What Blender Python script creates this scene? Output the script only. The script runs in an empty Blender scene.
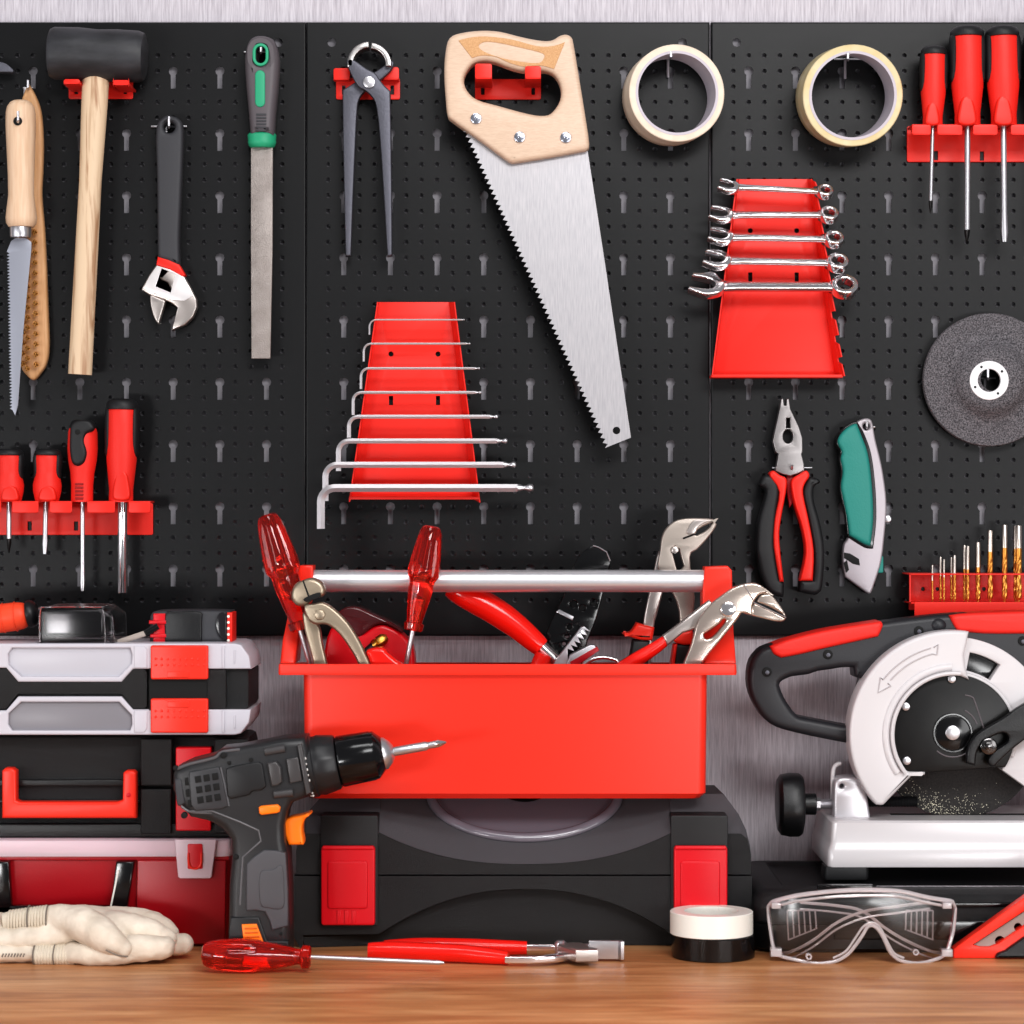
import bpy, bmesh, math, random
from mathutils import Vector, Matrix, noise
from math import pi, sin, cos, tan, radians, atan2, hypot, sqrt
random.seed(7)
SC = bpy.context.scene
COL = SC.collection
D = 2.6            # camera distance from the board, metres
ZC = 0.4025        # camera height over the bench top
def S(Y): return (D + Y) / D * 0.001
def at(px, py, Y):                     # photograph measure -> world point at depth Y
    s = S(Y); return Vector(((px - 512) * s, Y, ZC + (512 - py) * s))
def tb(px, Y, z): return Vector(((px - 512) * S(Y), Y, z))
def zpx(py, Y): return ZC + (512 - py) * S(Y)

# ------------------------------------------------------------------ materials
def lin(c):
    return tuple(((v/255)/12.92 if v/255 <= 0.04045 else (((v/255)+0.055)/1.055)**2.4) for v in c) + (1,)
MATS = {}
def mat(name, rgb, rough=.5, metal=0, spec=.5, bump=None, trans=0, ior=1.45, var=None, coat=0, alpha=1, sheen=0, sss=0):
    """bump=(scale, strength, stretch xyz); var=(rgb2, scale, stretch xyz)"""
    if name in MATS: return MATS[name]
    m = bpy.data.materials.new(name); m.use_nodes = True
    nt = m.node_tree; N = nt.nodes; L = nt.links
    b = N['Principled BSDF']
    b.inputs['Base Color'].default_value = lin(rgb)
    b.inputs['Roughness'].default_value = rough
    b.inputs['Metallic'].default_value = metal
    b.inputs['Specular IOR Level'].default_value = spec
    b.inputs['Transmission Weight'].default_value = trans
    b.inputs['IOR'].default_value = ior
    b.inputs['Coat Weight'].default_value = coat
    b.inputs['Sheen Weight'].default_value = sheen
    b.inputs['Alpha'].default_value = alpha
    tc = None
    def coords(st):
        nonlocal tc
        if tc is None: tc = N.new('ShaderNodeTexCoord')
        mp = N.new('ShaderNodeMapping'); mp.inputs['Scale'].default_value = st
        L.new(tc.outputs['Object'], mp.inputs['Vector']); return mp.outputs['Vector']
    if var:
        nz = N.new('ShaderNodeTexNoise'); nz.inputs['Scale'].default_value = var[1]; nz.inputs['Detail'].default_value = 5
        L.new(coords(var[2]), nz.inputs['Vector'])
        r = N.new('ShaderNodeValToRGB'); r.color_ramp.elements[0].color = lin(rgb); r.color_ramp.elements[1].color = lin(var[0])
        r.color_ramp.elements[0].position = .35; r.color_ramp.elements[1].position = .65
        L.new(nz.outputs['Fac'], r.inputs['Fac']); L.new(r.outputs['Color'], b.inputs['Base Color'])
    if bump:
        nz = N.new('ShaderNodeTexNoise'); nz.inputs['Scale'].default_value = bump[0]; nz.inputs['Detail'].default_value = 4
        L.new(coords(bump[2]), nz.inputs['Vector'])
        bp = N.new('ShaderNodeBump'); bp.inputs['Strength'].default_value = bump[1]; bp.inputs['Distance'].default_value = .001
        L.new(nz.outputs['Fac'], bp.inputs['Height']); L.new(bp.outputs['Normal'], b.inputs['Normal'])
    MATS[name] = m
    return m
I3 = (1, 1, 1)
RED   = mat('red_paint', (228, 44, 32), .38, spec=.4)
REDP  = mat('red_plastic', (232, 54, 37), .34, spec=.4, bump=(900, .06, I3))
REDG  = mat('red_grip', (228, 44, 34), .5, bump=(1400, .25, I3))
REDD  = mat('deep_red_plastic', (156, 9, 24), .33, spec=.5, bump=(700, .08, I3))
REDL  = mat('red_latch', (206, 16, 32), .38, spec=.45)
REDV  = mat('red_vinyl', (226, 30, 20), .18, spec=.6)
BLK   = mat('black_rubber', (30, 30, 32), .5, bump=(900, .15, I3))
BLKG  = mat('charcoal_rubber', (60, 60, 64), .55, bump=(1200, .2, I3))
BLKP  = mat('black_plastic', (24, 24, 26), .36, spec=.5, bump=(800, .2, I3))
BLKT  = mat('black_textured_plastic', (22, 22, 24), .42, spec=.6, bump=(2400, .8, I3))
BLKS  = mat('black_gloss', (16, 16, 18), .15, spec=.6)
DARK  = mat('dark_recess', (9, 9, 10), .7)
PEG   = mat('black_powder_coat', (4, 4, 7), .41, spec=.38, bump=(1500, .08, I3))
STEEL = mat('brushed_steel', (196, 194, 198), .3, .85, bump=(220, .06, (1, 1, 14)))
BLADE = mat('saw_steel', (178, 175, 178), .4, .6, var=((164, 162, 166), 60, (14, 1, 1)), bump=(300, .05, (14, 1, 1)))
CHROME= mat('chrome', (232, 228, 230), .12, .95)
SATIN = mat('satin_steel', (182, 174, 170), .3, .8)
NICKEL= mat('nickel_plate', (164, 150, 132), .36, .8, bump=(700, .1, I3))
GUN   = mat('dark_forged_steel', (94, 94, 102), .45, .7, bump=(420, .25, I3))
FILE  = mat('file_steel', (158, 150, 146), .5, .75, bump=(900, .5, I3), var=((140, 132, 128), 50, I3))
ALU   = mat('aluminium_tube', (224, 222, 226), .3, .75, bump=(160, .03, (1, 30, 30)))
WHITE = mat('silver_paint', (206, 202, 204), .36, spec=.45)
CASTA = mat('cast_aluminium', (202, 198, 200), .3, .15, spec=.5)
TEAL  = mat('teal_rubber', (38, 132, 122), .5, bump=(500, .2, I3))
GREEN = mat('green_rubber', (44, 158, 118), .45)
GREY  = mat('grey_plastic', (104, 98, 102), .42)
ORANGE= mat('orange_plastic', (255, 128, 24), .38)
ORNGR = mat('orange_red_rubber', (238, 78, 44), .45)
BRASS = mat('brass', (196, 146, 72), .3, 1)
GOLD  = mat('titanium_gold', (206, 146, 74), .38, 1)
CREAM = mat('masking_tape', (230, 214, 196), .55, var=((222, 204, 184), 90, I3))
YELL  = mat('packing_tape', (222, 208, 172), .22, spec=.6, var=((214, 194, 148), 60, I3))
CARD  = mat('cardboard_core', (196, 188, 196), .6)
WHT   = mat('white_tape', (232, 230, 222), .35)
GLOVE = mat('glove_leather', (226, 214, 199), .85, var=((204, 191, 175), 45, I3), bump=(190, .5, I3))
CUFF  = mat('glove_knit', (214, 203, 186), .9, bump=(400, .8, (6, 1, 1)))
STITCH= mat('grey_thread', (120, 112, 104), .8)
PALEW = mat('pale_beech', (226, 196, 168), .48, var=((214, 180, 150), 30, (14, 4, 1)), bump=(300, .1, (10, 4, 1)))
BEECH = mat('lacquered_beech', (216, 190, 168), .42, var=((206, 178, 155), 60, (3, 1, 22)))
TEXB  = mat('stippled_beech', (196, 148, 104), .7, var=((214, 170, 126), 700, I3), bump=(800, .5, I3))
BRWOOD= mat('brush_wood', (204, 160, 118), .5, var=((190, 144, 100), 40, (12, 4, 1)))
GRIND = mat('abrasive', (50, 48, 52), .85, var=((126, 122, 126), 700, I3), bump=(1100, 1, I3))
ABRAS = mat('dark_abrasive', (44, 42, 42), .8, var=((58, 55, 54), 500, I3), bump=(900, .6, I3))
REDCLR= mat('clear_red_acrylic', (255, 56, 42), .03, trans=.9, ior=1.5, spec=.6)
FROST = mat('frosted_plastic', (208, 204, 212), .34, trans=.12, ior=1.3, spec=.5)
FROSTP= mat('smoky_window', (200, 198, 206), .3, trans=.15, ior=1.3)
FROSTR= mat('frosted_clasp', (248, 226, 234), .28, trans=.4, ior=1.3)
CLEAR = mat('clear_polycarbonate', (246, 240, 243), .04, trans=.95, ior=1.3)
SMOKE = mat('smoked_plastic', (58, 56, 60), .12, trans=.5, ior=1.3, spec=.6)
SMOKER= mat('smoked_red_plastic', (96, 40, 44), .15, trans=.3, spec=.6)
DISC  = mat('glossy_grey_disc', (112, 107, 116), .16, spec=.6, coat=.5)

def thin_glass(name, tint, k):
    m = bpy.data.materials.new(name); m.use_nodes = True
    N = m.node_tree.nodes; L = m.node_tree.links; N.clear()
    o = N.new('ShaderNodeOutputMaterial'); mx = N.new('ShaderNodeMixShader'); t = N.new('ShaderNodeBsdfTransparent')
    g = N.new('ShaderNodeBsdfGlossy'); f = N.new('ShaderNodeLayerWeight'); f.inputs['Blend'].default_value = k
    t.inputs['Color'].default_value = tint; g.inputs['Roughness'].default_value = .22
    L.new(f.outputs['Fresnel'], mx.inputs[0]); L.new(t.outputs[0], mx.inputs[1]); L.new(g.outputs[0], mx.inputs[2]); L.new(mx.outputs[0], o.inputs[0])
    return m
LENS = thin_glass('clear_lens', (.95, .92, .915, 1), .42)
SHELL = thin_glass('clear_shell', (.86, .84, .86, 1), .3)

def wood_table():
    m = bpy.data.materials.new('oiled_wood'); m.use_nodes = True
    N = m.node_tree.nodes; L = m.node_tree.links; b = N['Principled BSDF']
    tc = N.new('ShaderNodeTexCoord')
    def noise_(sc, st, det=6, dis=0):
        mp = N.new('ShaderNodeMapping'); mp.inputs['Scale'].default_value = st; L.new(tc.outputs['Object'], mp.inputs[0])
        n = N.new('ShaderNodeTexNoise'); n.inputs['Scale'].default_value = sc; n.inputs['Detail'].default_value = det; n.inputs['Distortion'].default_value = dis
        L.new(mp.outputs[0], n.inputs['Vector']); return n
    n1 = noise_(9, (.6, 4, 1), 6, .8); n2 = noise_(60, (.3, 3, 1), 5, .5); n3 = noise_(3, (.6, 7, 1), 2)
    r = N.new('ShaderNodeValToRGB'); e = r.color_ramp.elements
    e[0].position = .3; e[0].color = lin((180, 120, 76)); e[1].position = .7; e[1].color = lin((230, 176, 126))
    x = r.color_ramp.elements.new(.5); x.color = lin((208, 148, 99))
    L.new(n1.outputs['Fac'], r.inputs[0])
    mx = N.new('ShaderNodeMix'); mx.data_type = 'RGBA'; mx.blend_type = 'MULTIPLY'; mx.inputs[0].default_value = .3
    r2 = N.new('ShaderNodeValToRGB'); r2.color_ramp.elements[0].position = .35; r2.color_ramp.elements[0].color = (.45, .38, .34, 1); r2.color_ramp.elements[1].position = .62
    L.new(n2.outputs['Fac'], r2.inputs[0]); L.new(r.outputs[0], mx.inputs[6]); L.new(r2.outputs[0], mx.inputs[7])
    mx2 = N.new('ShaderNodeMix'); mx2.data_type = 'RGBA'; mx2.blend_type = 'MULTIPLY'; mx2.inputs[0].default_value = .4
    r3 = N.new('ShaderNodeValToRGB'); r3.color_ramp.elements[0].position = .4; r3.color_ramp.elements[0].color = (.7, .6, .54, 1); r3.color_ramp.elements[1].position = .55
    L.new(n3.outputs['Fac'], r3.inputs[0]); L.new(mx.outputs[2], mx2.inputs[6]); L.new(r3.outputs[0], mx2.inputs[7])
    L.new(mx2.outputs[2], b.inputs['Base Color'])
    b.inputs['Roughness'].default_value = .38
    bp = N.new('ShaderNodeBump'); bp.inputs['Strength'].default_value = .12; bp.inputs['Distance'].default_value = .001
    L.new(n2.outputs['Fac'], bp.inputs['Height']); L.new(bp.outputs[0], b.inputs['Normal'])
    return m
def handle_wood():
    m = bpy.data.materials.new('ash_wood'); m.use_nodes = True
    N = m.node_tree.nodes; L = m.node_tree.links; b = N['Principled BSDF']
    tc = N.new('ShaderNodeTexCoord'); mp = N.new('ShaderNodeMapping'); mp.inputs['Scale'].default_value = (34, 20, 2.4); L.new(tc.outputs['Object'], mp.inputs[0])
    n = N.new('ShaderNodeTexNoise'); n.inputs['Scale'].default_value = 4; n.inputs['Detail'].default_value = 5; n.inputs['Distortion'].default_value = .8
    L.new(mp.outputs[0], n.inputs['Vector'])
    r = N.new('ShaderNodeValToRGB'); e = r.color_ramp.elements
    e[0].position = .36; e[0].color = lin((168, 130, 100)); e[1].position = .52; e[1].color = lin((216, 190, 160))
    L.new(n.outputs['Fac'], r.inputs[0]); L.new(r.outputs[0], b.inputs['Base Color']); b.inputs['Roughness'].default_value = .5
    return m
def wallpaper():
    m = bpy.data.materials.new('ribbed_wallpaper'); m.use_nodes = True
    N = m.node_tree.nodes; L = m.node_tree.links; b = N['Principled BSDF']
    tc = N.new('ShaderNodeTexCoord')
    def nz(sc, st, det):
        mp = N.new('ShaderNodeMapping'); mp.inputs['Scale'].default_value = st; L.new(tc.outputs['Object'], mp.inputs[0])
        n = N.new('ShaderNodeTexNoise'); n.inputs['Scale'].default_value = sc; n.inputs['Detail'].default_value = det
        L.new(mp.outputs[0], n.inputs['Vector']); return n
    n1 = nz(520, (1, 1, .03), 3); n2 = nz(1100, (1, 1, .05), 2)
    ad = N.new('ShaderNodeMath'); ad.operation = 'ADD'; L.new(n1.outputs['Fac'], ad.inputs[0]); L.new(n2.outputs['Fac'], ad.inputs[1])
    r = N.new('ShaderNodeValToRGB'); e = r.color_ramp.elements
    e[0].position = .36; e[0].color = lin((172, 165, 172)); e[1].position = .6; e[1].color = lin((206, 200, 206))
    hf = N.new('ShaderNodeMath'); hf.operation = 'MULTIPLY'; hf.inputs[1].default_value = .5; L.new(ad.outputs[0], hf.inputs[0])
    L.new(hf.outputs[0], r.inputs[0]); L.new(r.outputs[0], b.inputs['Base Color']); b.inputs['Roughness'].default_value = .8
    bp = N.new('ShaderNodeBump'); bp.inputs['Strength'].default_value = .5; bp.inputs['Distance'].default_value = .001
    L.new(ad.outputs[0], bp.inputs['Height']); L.new(bp.outputs[0], b.inputs['Normal'])
    return m
def knurl(name, rgb, rough=.5, scale=420):
    m = mat(name, rgb, rough); N = m.node_tree.nodes; L = m.node_tree.links; b = N['Principled BSDF']
    tc = N.new('ShaderNodeTexCoord'); mp = N.new('ShaderNodeMapping'); mp.inputs['Rotation'].default_value = (0, radians(45), 0); mp.inputs['Scale'].default_value = (scale, .001, scale)
    L.new(tc.outputs['Object'], mp.inputs[0])
    v = N.new('ShaderNodeTexChecker'); v.inputs['Scale'].default_value = 1; L.new(mp.outputs[0], v.inputs['Vector'])
    bp = N.new('ShaderNodeBump'); bp.inputs['Strength'].default_value = .35; bp.inputs['Distance'].default_value = .0006
    L.new(v.outputs['Fac'], bp.inputs['Height']); L.new(bp.outputs[0], b.inputs['Normal'])
    return m
KNURL = knurl('red_knurled_grip', (228, 44, 34))
ASH = handle_wood(); OAK = wood_table(); PAPER = wallpaper()

# ------------------------------------------------------------------ geometry, all as (verts, faces)
def sm(pts, k=4):
    """closed Catmull-Rom through pts; a point given as (x, y, 1) stays a sharp corner"""
    n = len(pts); out = []
    for i in range(n):
        p0, p1, p2, p3 = pts[i-1], pts[i], pts[(i+1) % n], pts[(i+2) % n]
        if len(p1) > 2: p0 = p1
        if len(p2) > 2: p3 = p2
        for j in range(k):
            t = j / k; t2 = t*t; t3 = t2*t
            out.append(tuple(.5*((2*p1[a]) + (-p0[a]+p2[a])*t + (2*p0[a]-5*p1[a]+4*p2[a]-p3[a])*t2 + (-p0[a]+3*p1[a]-3*p2[a]+p3[a])*t3) for a in (0, 1)))
    return out
def circ(cx, cy, r, n=20, ry=None, a0=0, a1=2*pi, full=True):
    ry = r if ry is None else ry
    return [(cx + r*cos(a0+(a1-a0)*i/(n if full else n-1)), cy + ry*sin(a0+(a1-a0)*i/(n if full else n-1))) for i in range(n)]
def rect(x0, y0, x1, y1, r=0, n=4):
    if not r: return [(x0, y0), (x1, y0), (x1, y1), (x0, y1)]
    o = []
    for cx, cy, a in ((x1-r, y0+r, -pi/2), (x1-r, y1-r, 0), (x0+r, y1-r, pi/2), (x0+r, y0+r, pi)):
        o += [(cx + r*cos(a + pi/2*i/n), cy + r*sin(a + pi/2*i/n)) for i in range(n+1)]
    return o
def arc_band(cx, cy, r0, r1, a0, a1, n=24):
    """px annular sector; angles in degrees, counter-clockwise as seen, 0 = right"""
    A = [radians(a0 + (a1-a0)*i/n) for i in range(n+1)]
    return [(cx + r1*cos(a), cy - r1*sin(a)) for a in A] + [(cx + r0*cos(a), cy - r0*sin(a)) for a in reversed(A)]
def extr(outs, z0, z1, bevel, res=2):
    """outs: list of closed outlines (metres, xy); first is the rim, the rest are holes. local slab z0..z1"""
    cu = bpy.data.curves.new('tmp', 'CURVE'); cu.dimensions = '2D'; cu.fill_mode = 'BOTH'
    h = (z1 - z0) / 2; bevel = min(bevel, h*.98)
    cu.extrude = max(h - bevel, 0)
    if bevel: cu.bevel_depth = bevel; cu.bevel_resolution = res; cu.offset = -bevel
    for o in outs:
        sp = cu.splines.new('POLY'); sp.points.add(len(o)-1)
        for p, q in zip(sp.points, o): p.co = (q[0], q[1], 0, 1)
        sp.use_cyclic_u = True
    ob = bpy.data.objects.new('tmp', cu)
    me = ob.to_mesh()
    zc = (z0+z1)/2
    V = [(v.co.x, v.co.y, v.co.z + zc) for v in me.vertices]; F = [tuple(p.vertices) for p in me.polygons]
    ob.to_mesh_clear(); bpy.data.objects.remove(ob); bpy.data.curves.remove(cu)
    return V, F
def xf(geo, M): return [tuple(M @ Vector(v)) for v in geo[0]], geo[1]
def plate(pts, Y0, Y1, bevel=1.0, holes=(), res=2):
    """photo outline at depth Y0 (front face) extruded straight back to Y1; bevel in mm"""
    s = S(Y0)
    cv = lambda o: [((p[0]-512)*s, ZC + (512-p[1])*s) for p in o]
    V, F = extr([cv(pts)] + [cv(h) for h in holes], -Y1, -Y0, bevel*.001, res)
    return [(x, -z, y) for x, y, z in V], F
def slab(pts, z0, z1, bevel=1.0, holes=(), res=2):
    """outline in world xy, extruded up"""
    return extr([pts] + list(holes), z0, z1, bevel*.001, res)
def spin(A, B, prof, n=24, squash=1, lobe=None, loop=False, caps=True, twist=0):
    """rings along A->B; prof = [(t, r metres)]; squash scales the depth radius; lobe(theta, t) scales r"""
    A = Vector(A); B = Vector(B); ax = B - A; w = ax.normalized()
    v = Vector((0, -1, 0))
    if abs(w.dot(v)) > .9: v = Vector((0, 0, 1))
    v = (v - w*v.dot(w)).normalized(); u = v.cross(w)
    V = []; F = []
    for t, r in prof:
        c = A + ax*t
        for j in range(n):
            a = 2*pi*j/n + twist*t; k = lobe(2*pi*j/n, t) if lobe else 1
            V.append(tuple(c + u*(r*k*cos(a)) + v*(r*k*squash*sin(a))))
    m = len(prof)
    for i in range(m if loop else m-1):
        i2 = (i+1) % m
        for j in range(n):
            F.append((i*n+j, i*n+(j+1) % n, i2*n+(j+1) % n, i2*n+j))
    if caps and not loop:
        F.append(tuple(range(n-1, -1, -1))); F.append(tuple((m-1)*n+j for j in range(n)))
    return V, F
def pspin(a, b, prof, **k):
    """a, b = (px, py, Y); radii in px"""
    s = S((a[2]+b[2])/2)
    return spin(at(*a), at(*b), [(t, r*s) for t, r in prof], **k)
def tube(path, r, n=10, caps=True, closed=False, squash=1, up=None):
    P = [Vector(p) for p in path]; m = len(P)
    R = r if isinstance(r, (list, tuple)) else [r]*m
    V = []; F = []; nrm = None
    for i in range(m):
        if closed: d = P[(i+1) % m] - P[i-1]
        else: d = P[min(i+1, m-1)] - P[max(i-1, 0)]
        d.normalize()
        if nrm is None:
            nrm = Vector(up) if up else Vector((0, -1, 0))
            if abs(nrm.dot(d)) > .95: nrm = Vector((0, 0, 1))
        nrm = (nrm - d*nrm.dot(d)).normalized(); bn = d.cross(nrm)
        for j in range(n):
            a = 2*pi*j/n; V.append(tuple(P[i] + nrm*(R[i]*squash*cos(a)) + bn*(R[i]*sin(a))))
    for i in range(m if closed else m-1):
        k = (i+1) % m
        for j in range(n): F.append((i*n+j, i*n+(j+1) % n, k*n+(j+1) % n, k*n+j))
    if caps and not closed:
        F.append(tuple(range(n-1, -1, -1))); F.append(tuple((m-1)*n+j for j in range(n)))
    return V, F
def ptube(path, r, Y=None, **k):
    P = [at(*p) if len(p) > 2 else at(p[0], p[1], Y) for p in path]
    s = S(P[0].y)
    R = [x*s for x in r] if isinstance(r, (list, tuple)) else r*s
    return tube(P, R, **k)
def curve_pts(pts, k=5):
    """open Catmull-Rom, any dimension"""
    o = []; n = len(pts)
    for i in range(n-1):
        p0, p1, p2, p3 = pts[max(i-1, 0)], pts[i], pts[i+1], pts[min(i+2, n-1)]
        for j in range(k):
            t = j/k; t2 = t*t; t3 = t2*t
            o.append(tuple(.5*((2*b) + (-a+c)*t + (2*a-5*b+4*c-d)*t2 + (-a+3*b-3*c+d)*t3) for a, b, c, d in zip(p0, p1, p2, p3)))
    o.append(tuple(pts[-1])); return o
def lerp_list(vals, m):
    o = []
    for i in range(m):
        f = i/(m-1)*(len(vals)-1); a = min(int(f), len(vals)-2); o.append(vals[a] + (vals[a+1]-vals[a])*(f-a))
    return o
def disc(cx, cy, r, Y0, Y1, n=24, bev=.6):
    """px cylinder facing the camera, Y0 front"""
    s = S(Y0); c = at(cx, cy, Y0); b = bev*.001; L = Y1-Y0; R = r*s; b = min(b, R*.5, L*.5)
    return spin(c, c + Vector((0, L, 0)), [(0, R-b), (b*.3/L, R-b*.3), (b/L, R), (1, R)], n=n)
def ring(cx, cy, r0, r1, Y0, Y1, n=32, bev=.6):
    s = S(Y0); c = at(cx, cy, Y0); L = Y1-Y0; b = bev*.001
    return spin(c, c + Vector((0, L, 0)), [(b/L, r1*s), (0, r1*s-b), (0, r0*s+b), (b/L, r0*s), (1, r0*s), (1, r1*s)], n=n, loop=True)
def box(x0, y0, x1, y1, Y0, Y1, bevel=1.0, r=0):
    return plate(rect(x0, y0, x1, y1, r), Y0, Y1, bevel)
def wbox(lo, hi, bevel=.001, seg=2):
    bm = bmesh.new(); bmesh.ops.create_cube(bm, size=1)
    for v in bm.verts: v.co = Vector([lo[i] + (v.co[i]+.5)*(hi[i]-lo[i]) for i in range(3)])
    if bevel: bmesh.ops.bevel(bm, geom=bm.edges[:], offset=bevel, segments=seg, profile=.6, affect='EDGES')
    bm.verts.index_update()
    g = [tuple(v.co) for v in bm.verts], [tuple(v.index for v in f.verts) for f in bm.faces]
    bm.free(); return g
def ball(c, r, sq=(1, 1, 1), n=16, m=10):
    V = []; F = []
    for i in range(m+1):
        p = pi*i/m
        for j in range(n):
            a = 2*pi*j/n; V.append((c[0]+r*sq[0]*sin(p)*cos(a), c[1]+r*sq[1]*sin(p)*sin(a), c[2]+r*sq[2]*cos(p)))
    for i in range(m):
        for j in range(n): F.append((i*n+j, (i+1)*n+j, (i+1)*n+(j+1) % n, i*n+(j+1) % n))
    return V, F
def serrate(p0, p1, n, h, flip=1):
    """saw-tooth points from p0 to p1 (excluded), teeth of height h to one side"""
    dx, dy = p1[0]-p0[0], p1[1]-p0[1]; L = hypot(dx, dy); nx, ny = -dy/L*flip, dx/L*flip
    o = []
    for i in range(n):
        a = i/n; b = (i+.45)/n
        o.append((p0[0]+dx*a, p0[1]+dy*a)); o.append((p0[0]+dx*b+nx*h, p0[1]+dy*b+ny*h))
    return o

# ------------------------------------------------------------------ objects
def tag(o, label, cat, group=None):
    o['label'] = label; o['category'] = cat
    if group: o['group'] = group
    return o
def obj(name, geos, m, parent=None, smooth=38, label=None):
    if isinstance(geos, tuple): geos = [geos]
    V = []; F = []
    for v, f in geos:
        k = len(V); V += v; F += [tuple(i+k for i in q) for q in f]
    me = bpy.data.meshes.new(name); me.from_pydata(V, [], F)
    bm = bmesh.new(); bm.from_mesh(me)
    bmesh.ops.remove_doubles(bm, verts=bm.verts, dist=1e-6)
    bmesh.ops.recalc_face_normals(bm, faces=bm.faces); bm.to_mesh(me); bm.free()
    me.materials.append(m)
    me.polygons.foreach_set('use_smooth', [smooth > 0]*len(me.polygons))
    if smooth: me.set_sharp_from_angle(angle=radians(smooth))
    o = bpy.data.objects.new(name, me); COL.objects.link(o)
    if parent: o.parent = parent
    if label: o['label'] = label
    return o
def thing(name, label, cat, group=None):
    o = bpy.data.objects.new(name, None); COL.objects.link(o); o.empty_display_size = .02
    return tag(o, label, cat, group)
def descend(o):
    for c in o.children:
        yield c; yield from descend(c)
def settle(root):
    """move a thing's origin to its base; every mesh was built in world coordinates"""
    ms = [o for o in [root] + list(descend(root)) if o.type == 'MESH']
    pts = [v.co for o in ms for v in o.data.vertices]
    if not pts: return
    lo = [min(p[i] for p in pts) for i in range(3)]; hi = [max(p[i] for p in pts) for i in range(3)]
    b = Vector(((lo[0]+hi[0])/2, (lo[1]+hi[1])/2, lo[2]))
    for o in ms: o.data.transform(Matrix.Translation(-b))
    root.location = b
# ================================================================== SETTING
WALLY = .008
w = obj('wall_back', wbox((-1.3, WALLY, -.6), (1.3, WALLY+.03, 1.4), 0), PAPER); w['kind'] = 'structure'
bench = obj('workbench', wbox((-1.2, -.78, -.05), (1.2, WALLY, 0), .002), OAK)
tag(bench, 'oiled brown wooden workbench top running along the whole wall', 'table')

# ================================================================== PEGBOARDS
PX = 15.56
def cell(V, F, rc, c, rad, extra=()):
    """front-sheet cell with a hole: rc=(x0,y0,x1,y1) px, c centre px, rad(angle)->px, y down"""
    x0, y0, x1, y1 = rc
    A = [atan2(y-c[1], x-c[0]) for x in (x0, x1) for y in (y0, y1)] + [2*pi*k/12 - pi for k in range(12)] + list(extra)
    A = sorted(set(round(a, 5) for a in A)); n = len(A); k = len(V)
    for a in A:
        dx, dy = cos(a), sin(a)
        t = min(((x1 if dx > 0 else x0)-c[0])/dx if abs(dx) > 1e-9 else 9e9, ((y1 if dy > 0 else y0)-c[1])/dy if abs(dy) > 1e-9 else 9e9)
        r = rad(a)
        V.append(tuple(at(c[0]+dx*t, c[1]+dy*t, 0))); q = at(c[0]+dx*r, c[1]+dy*r, 0)
        V.append(tuple(q)); V.append((q.x, .0013, q.z))
    for i in range(n):
        a, b = k+3*i, k+3*((i+1) % n)
        F.append((a, b, b+1, a+1)); F.append((a+1, b+1, b+2, a+2))
def key_rad(a):
    dx, dy = cos(a), sin(a)
    if dy <= 0: return 4.6
    return max(4.6, min(2.5/abs(dx) if abs(dx) > 1e-6 else 9e9, 17.5/dy))
KEX = (atan2(17.5, 2.5), atan2(17.5, -2.5), atan2(3.86, 2.5), atan2(3.86, -2.5))
def pegboard(x0, label):
    x0 -= .8; x1 = x0 + 403.4; y0, y1 = 22, 636; V = []; F = []
    gx, gy = x0 + 22 - PX/2, 55.5 - PX/2; NC, NR = 24, 36
    gx1, gy1 = gx + NC*PX, gy + NR*PX
    for i in range(NC):
        for j in range(NR):
            key = i % 3 == 1 and j % 4 == 1; low = i % 3 == 1 and j % 4 == 2
            if low: continue
            cx, cy = gx + (i+.5)*PX, gy + (j+.5)*PX
            if key: cell(V, F, (cx-PX/2, cy-PX/2, cx+PX/2, cy+PX*1.5), (cx, cy), key_rad, KEX)
            else: cell(V, F, (cx-PX/2, cy-PX/2, cx+PX/2, cy+PX/2), (cx, cy), lambda a: 2.35)
    def quad(a, b, c, d):
        k = len(V); V.extend(tuple(at(x, y, 0)) for x, y in ((a, b), (c, b), (c, d), (a, d))); F.append((k, k+1, k+2, k+3))
    hx = [gx + PX*1.5 - 12, gx1 - PX*1.5 + 12]; hw = 8; ty = gy - 12
    quad(x0+1.5, y0+1.5, x1-1.5, ty)
    xs = [x0+1.5, hx[0]-hw, hx[0]+hw, hx[1]-hw, hx[1]+hw, x1-1.5]
    for i in range(5):
        if i in (1, 3): cell(V, F, (xs[i], ty, xs[i+1], gy), ((xs[i]+xs[i+1])/2, gy-5.2), lambda a: 4.3)
        else: quad(xs[i], ty, xs[i+1], gy)
    quad(x0+1.5, gy, gx, gy1); quad(gx1, gy, x1-1.5, gy1); quad(x0+1.5, gy1, x1-1.5, y1-1.5)
    # folded edges
    E = [(1.5, 0), (.4, .0004), (0, .0016), (0, WALLY-.0002)]
    for (i0, yy0), (i1, yy1) in zip(E[:-1], E[1:]):
        a = [(x0+i0, y0+i0), (x1-i0, y0+i0), (x1-i0, y1-i0), (x0+i0, y1-i0)]
        b = [(x0+i1, y0+i1), (x1-i1, y0+i1), (x1-i1, y1-i1), (x0+i1, y1-i1)]
        k = len(V)
        for (px, py) in a: p = at(px, py, 0); V.append((p.x, yy0, p.z))
        for (px, py) in b: p = at(px, py, 0); V.append((p.x, yy1, p.z))
        for t in range(4): F.append((k+t, k+(t+1) % 4, k+4+(t+1) % 4, k+4+t))
    b_ = tag(obj('pegboard', (V, F), PEG, smooth=0), label, 'pegboard', 'black metal pegboards on the wall')
    p, q = at(x0+3, y0+3, 0), at(x1-3, y1-3, 0)
    obj('added_hole_dimmer', wbox((p.x, WALLY-.0008, q.z), (q.x, WALLY-.0002, p.z), 0), mat('hole_dimmer_grey', (150, 147, 153), .7), b_)  # added sheet, dims the lit wall behind the holes
    return b_
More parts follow.
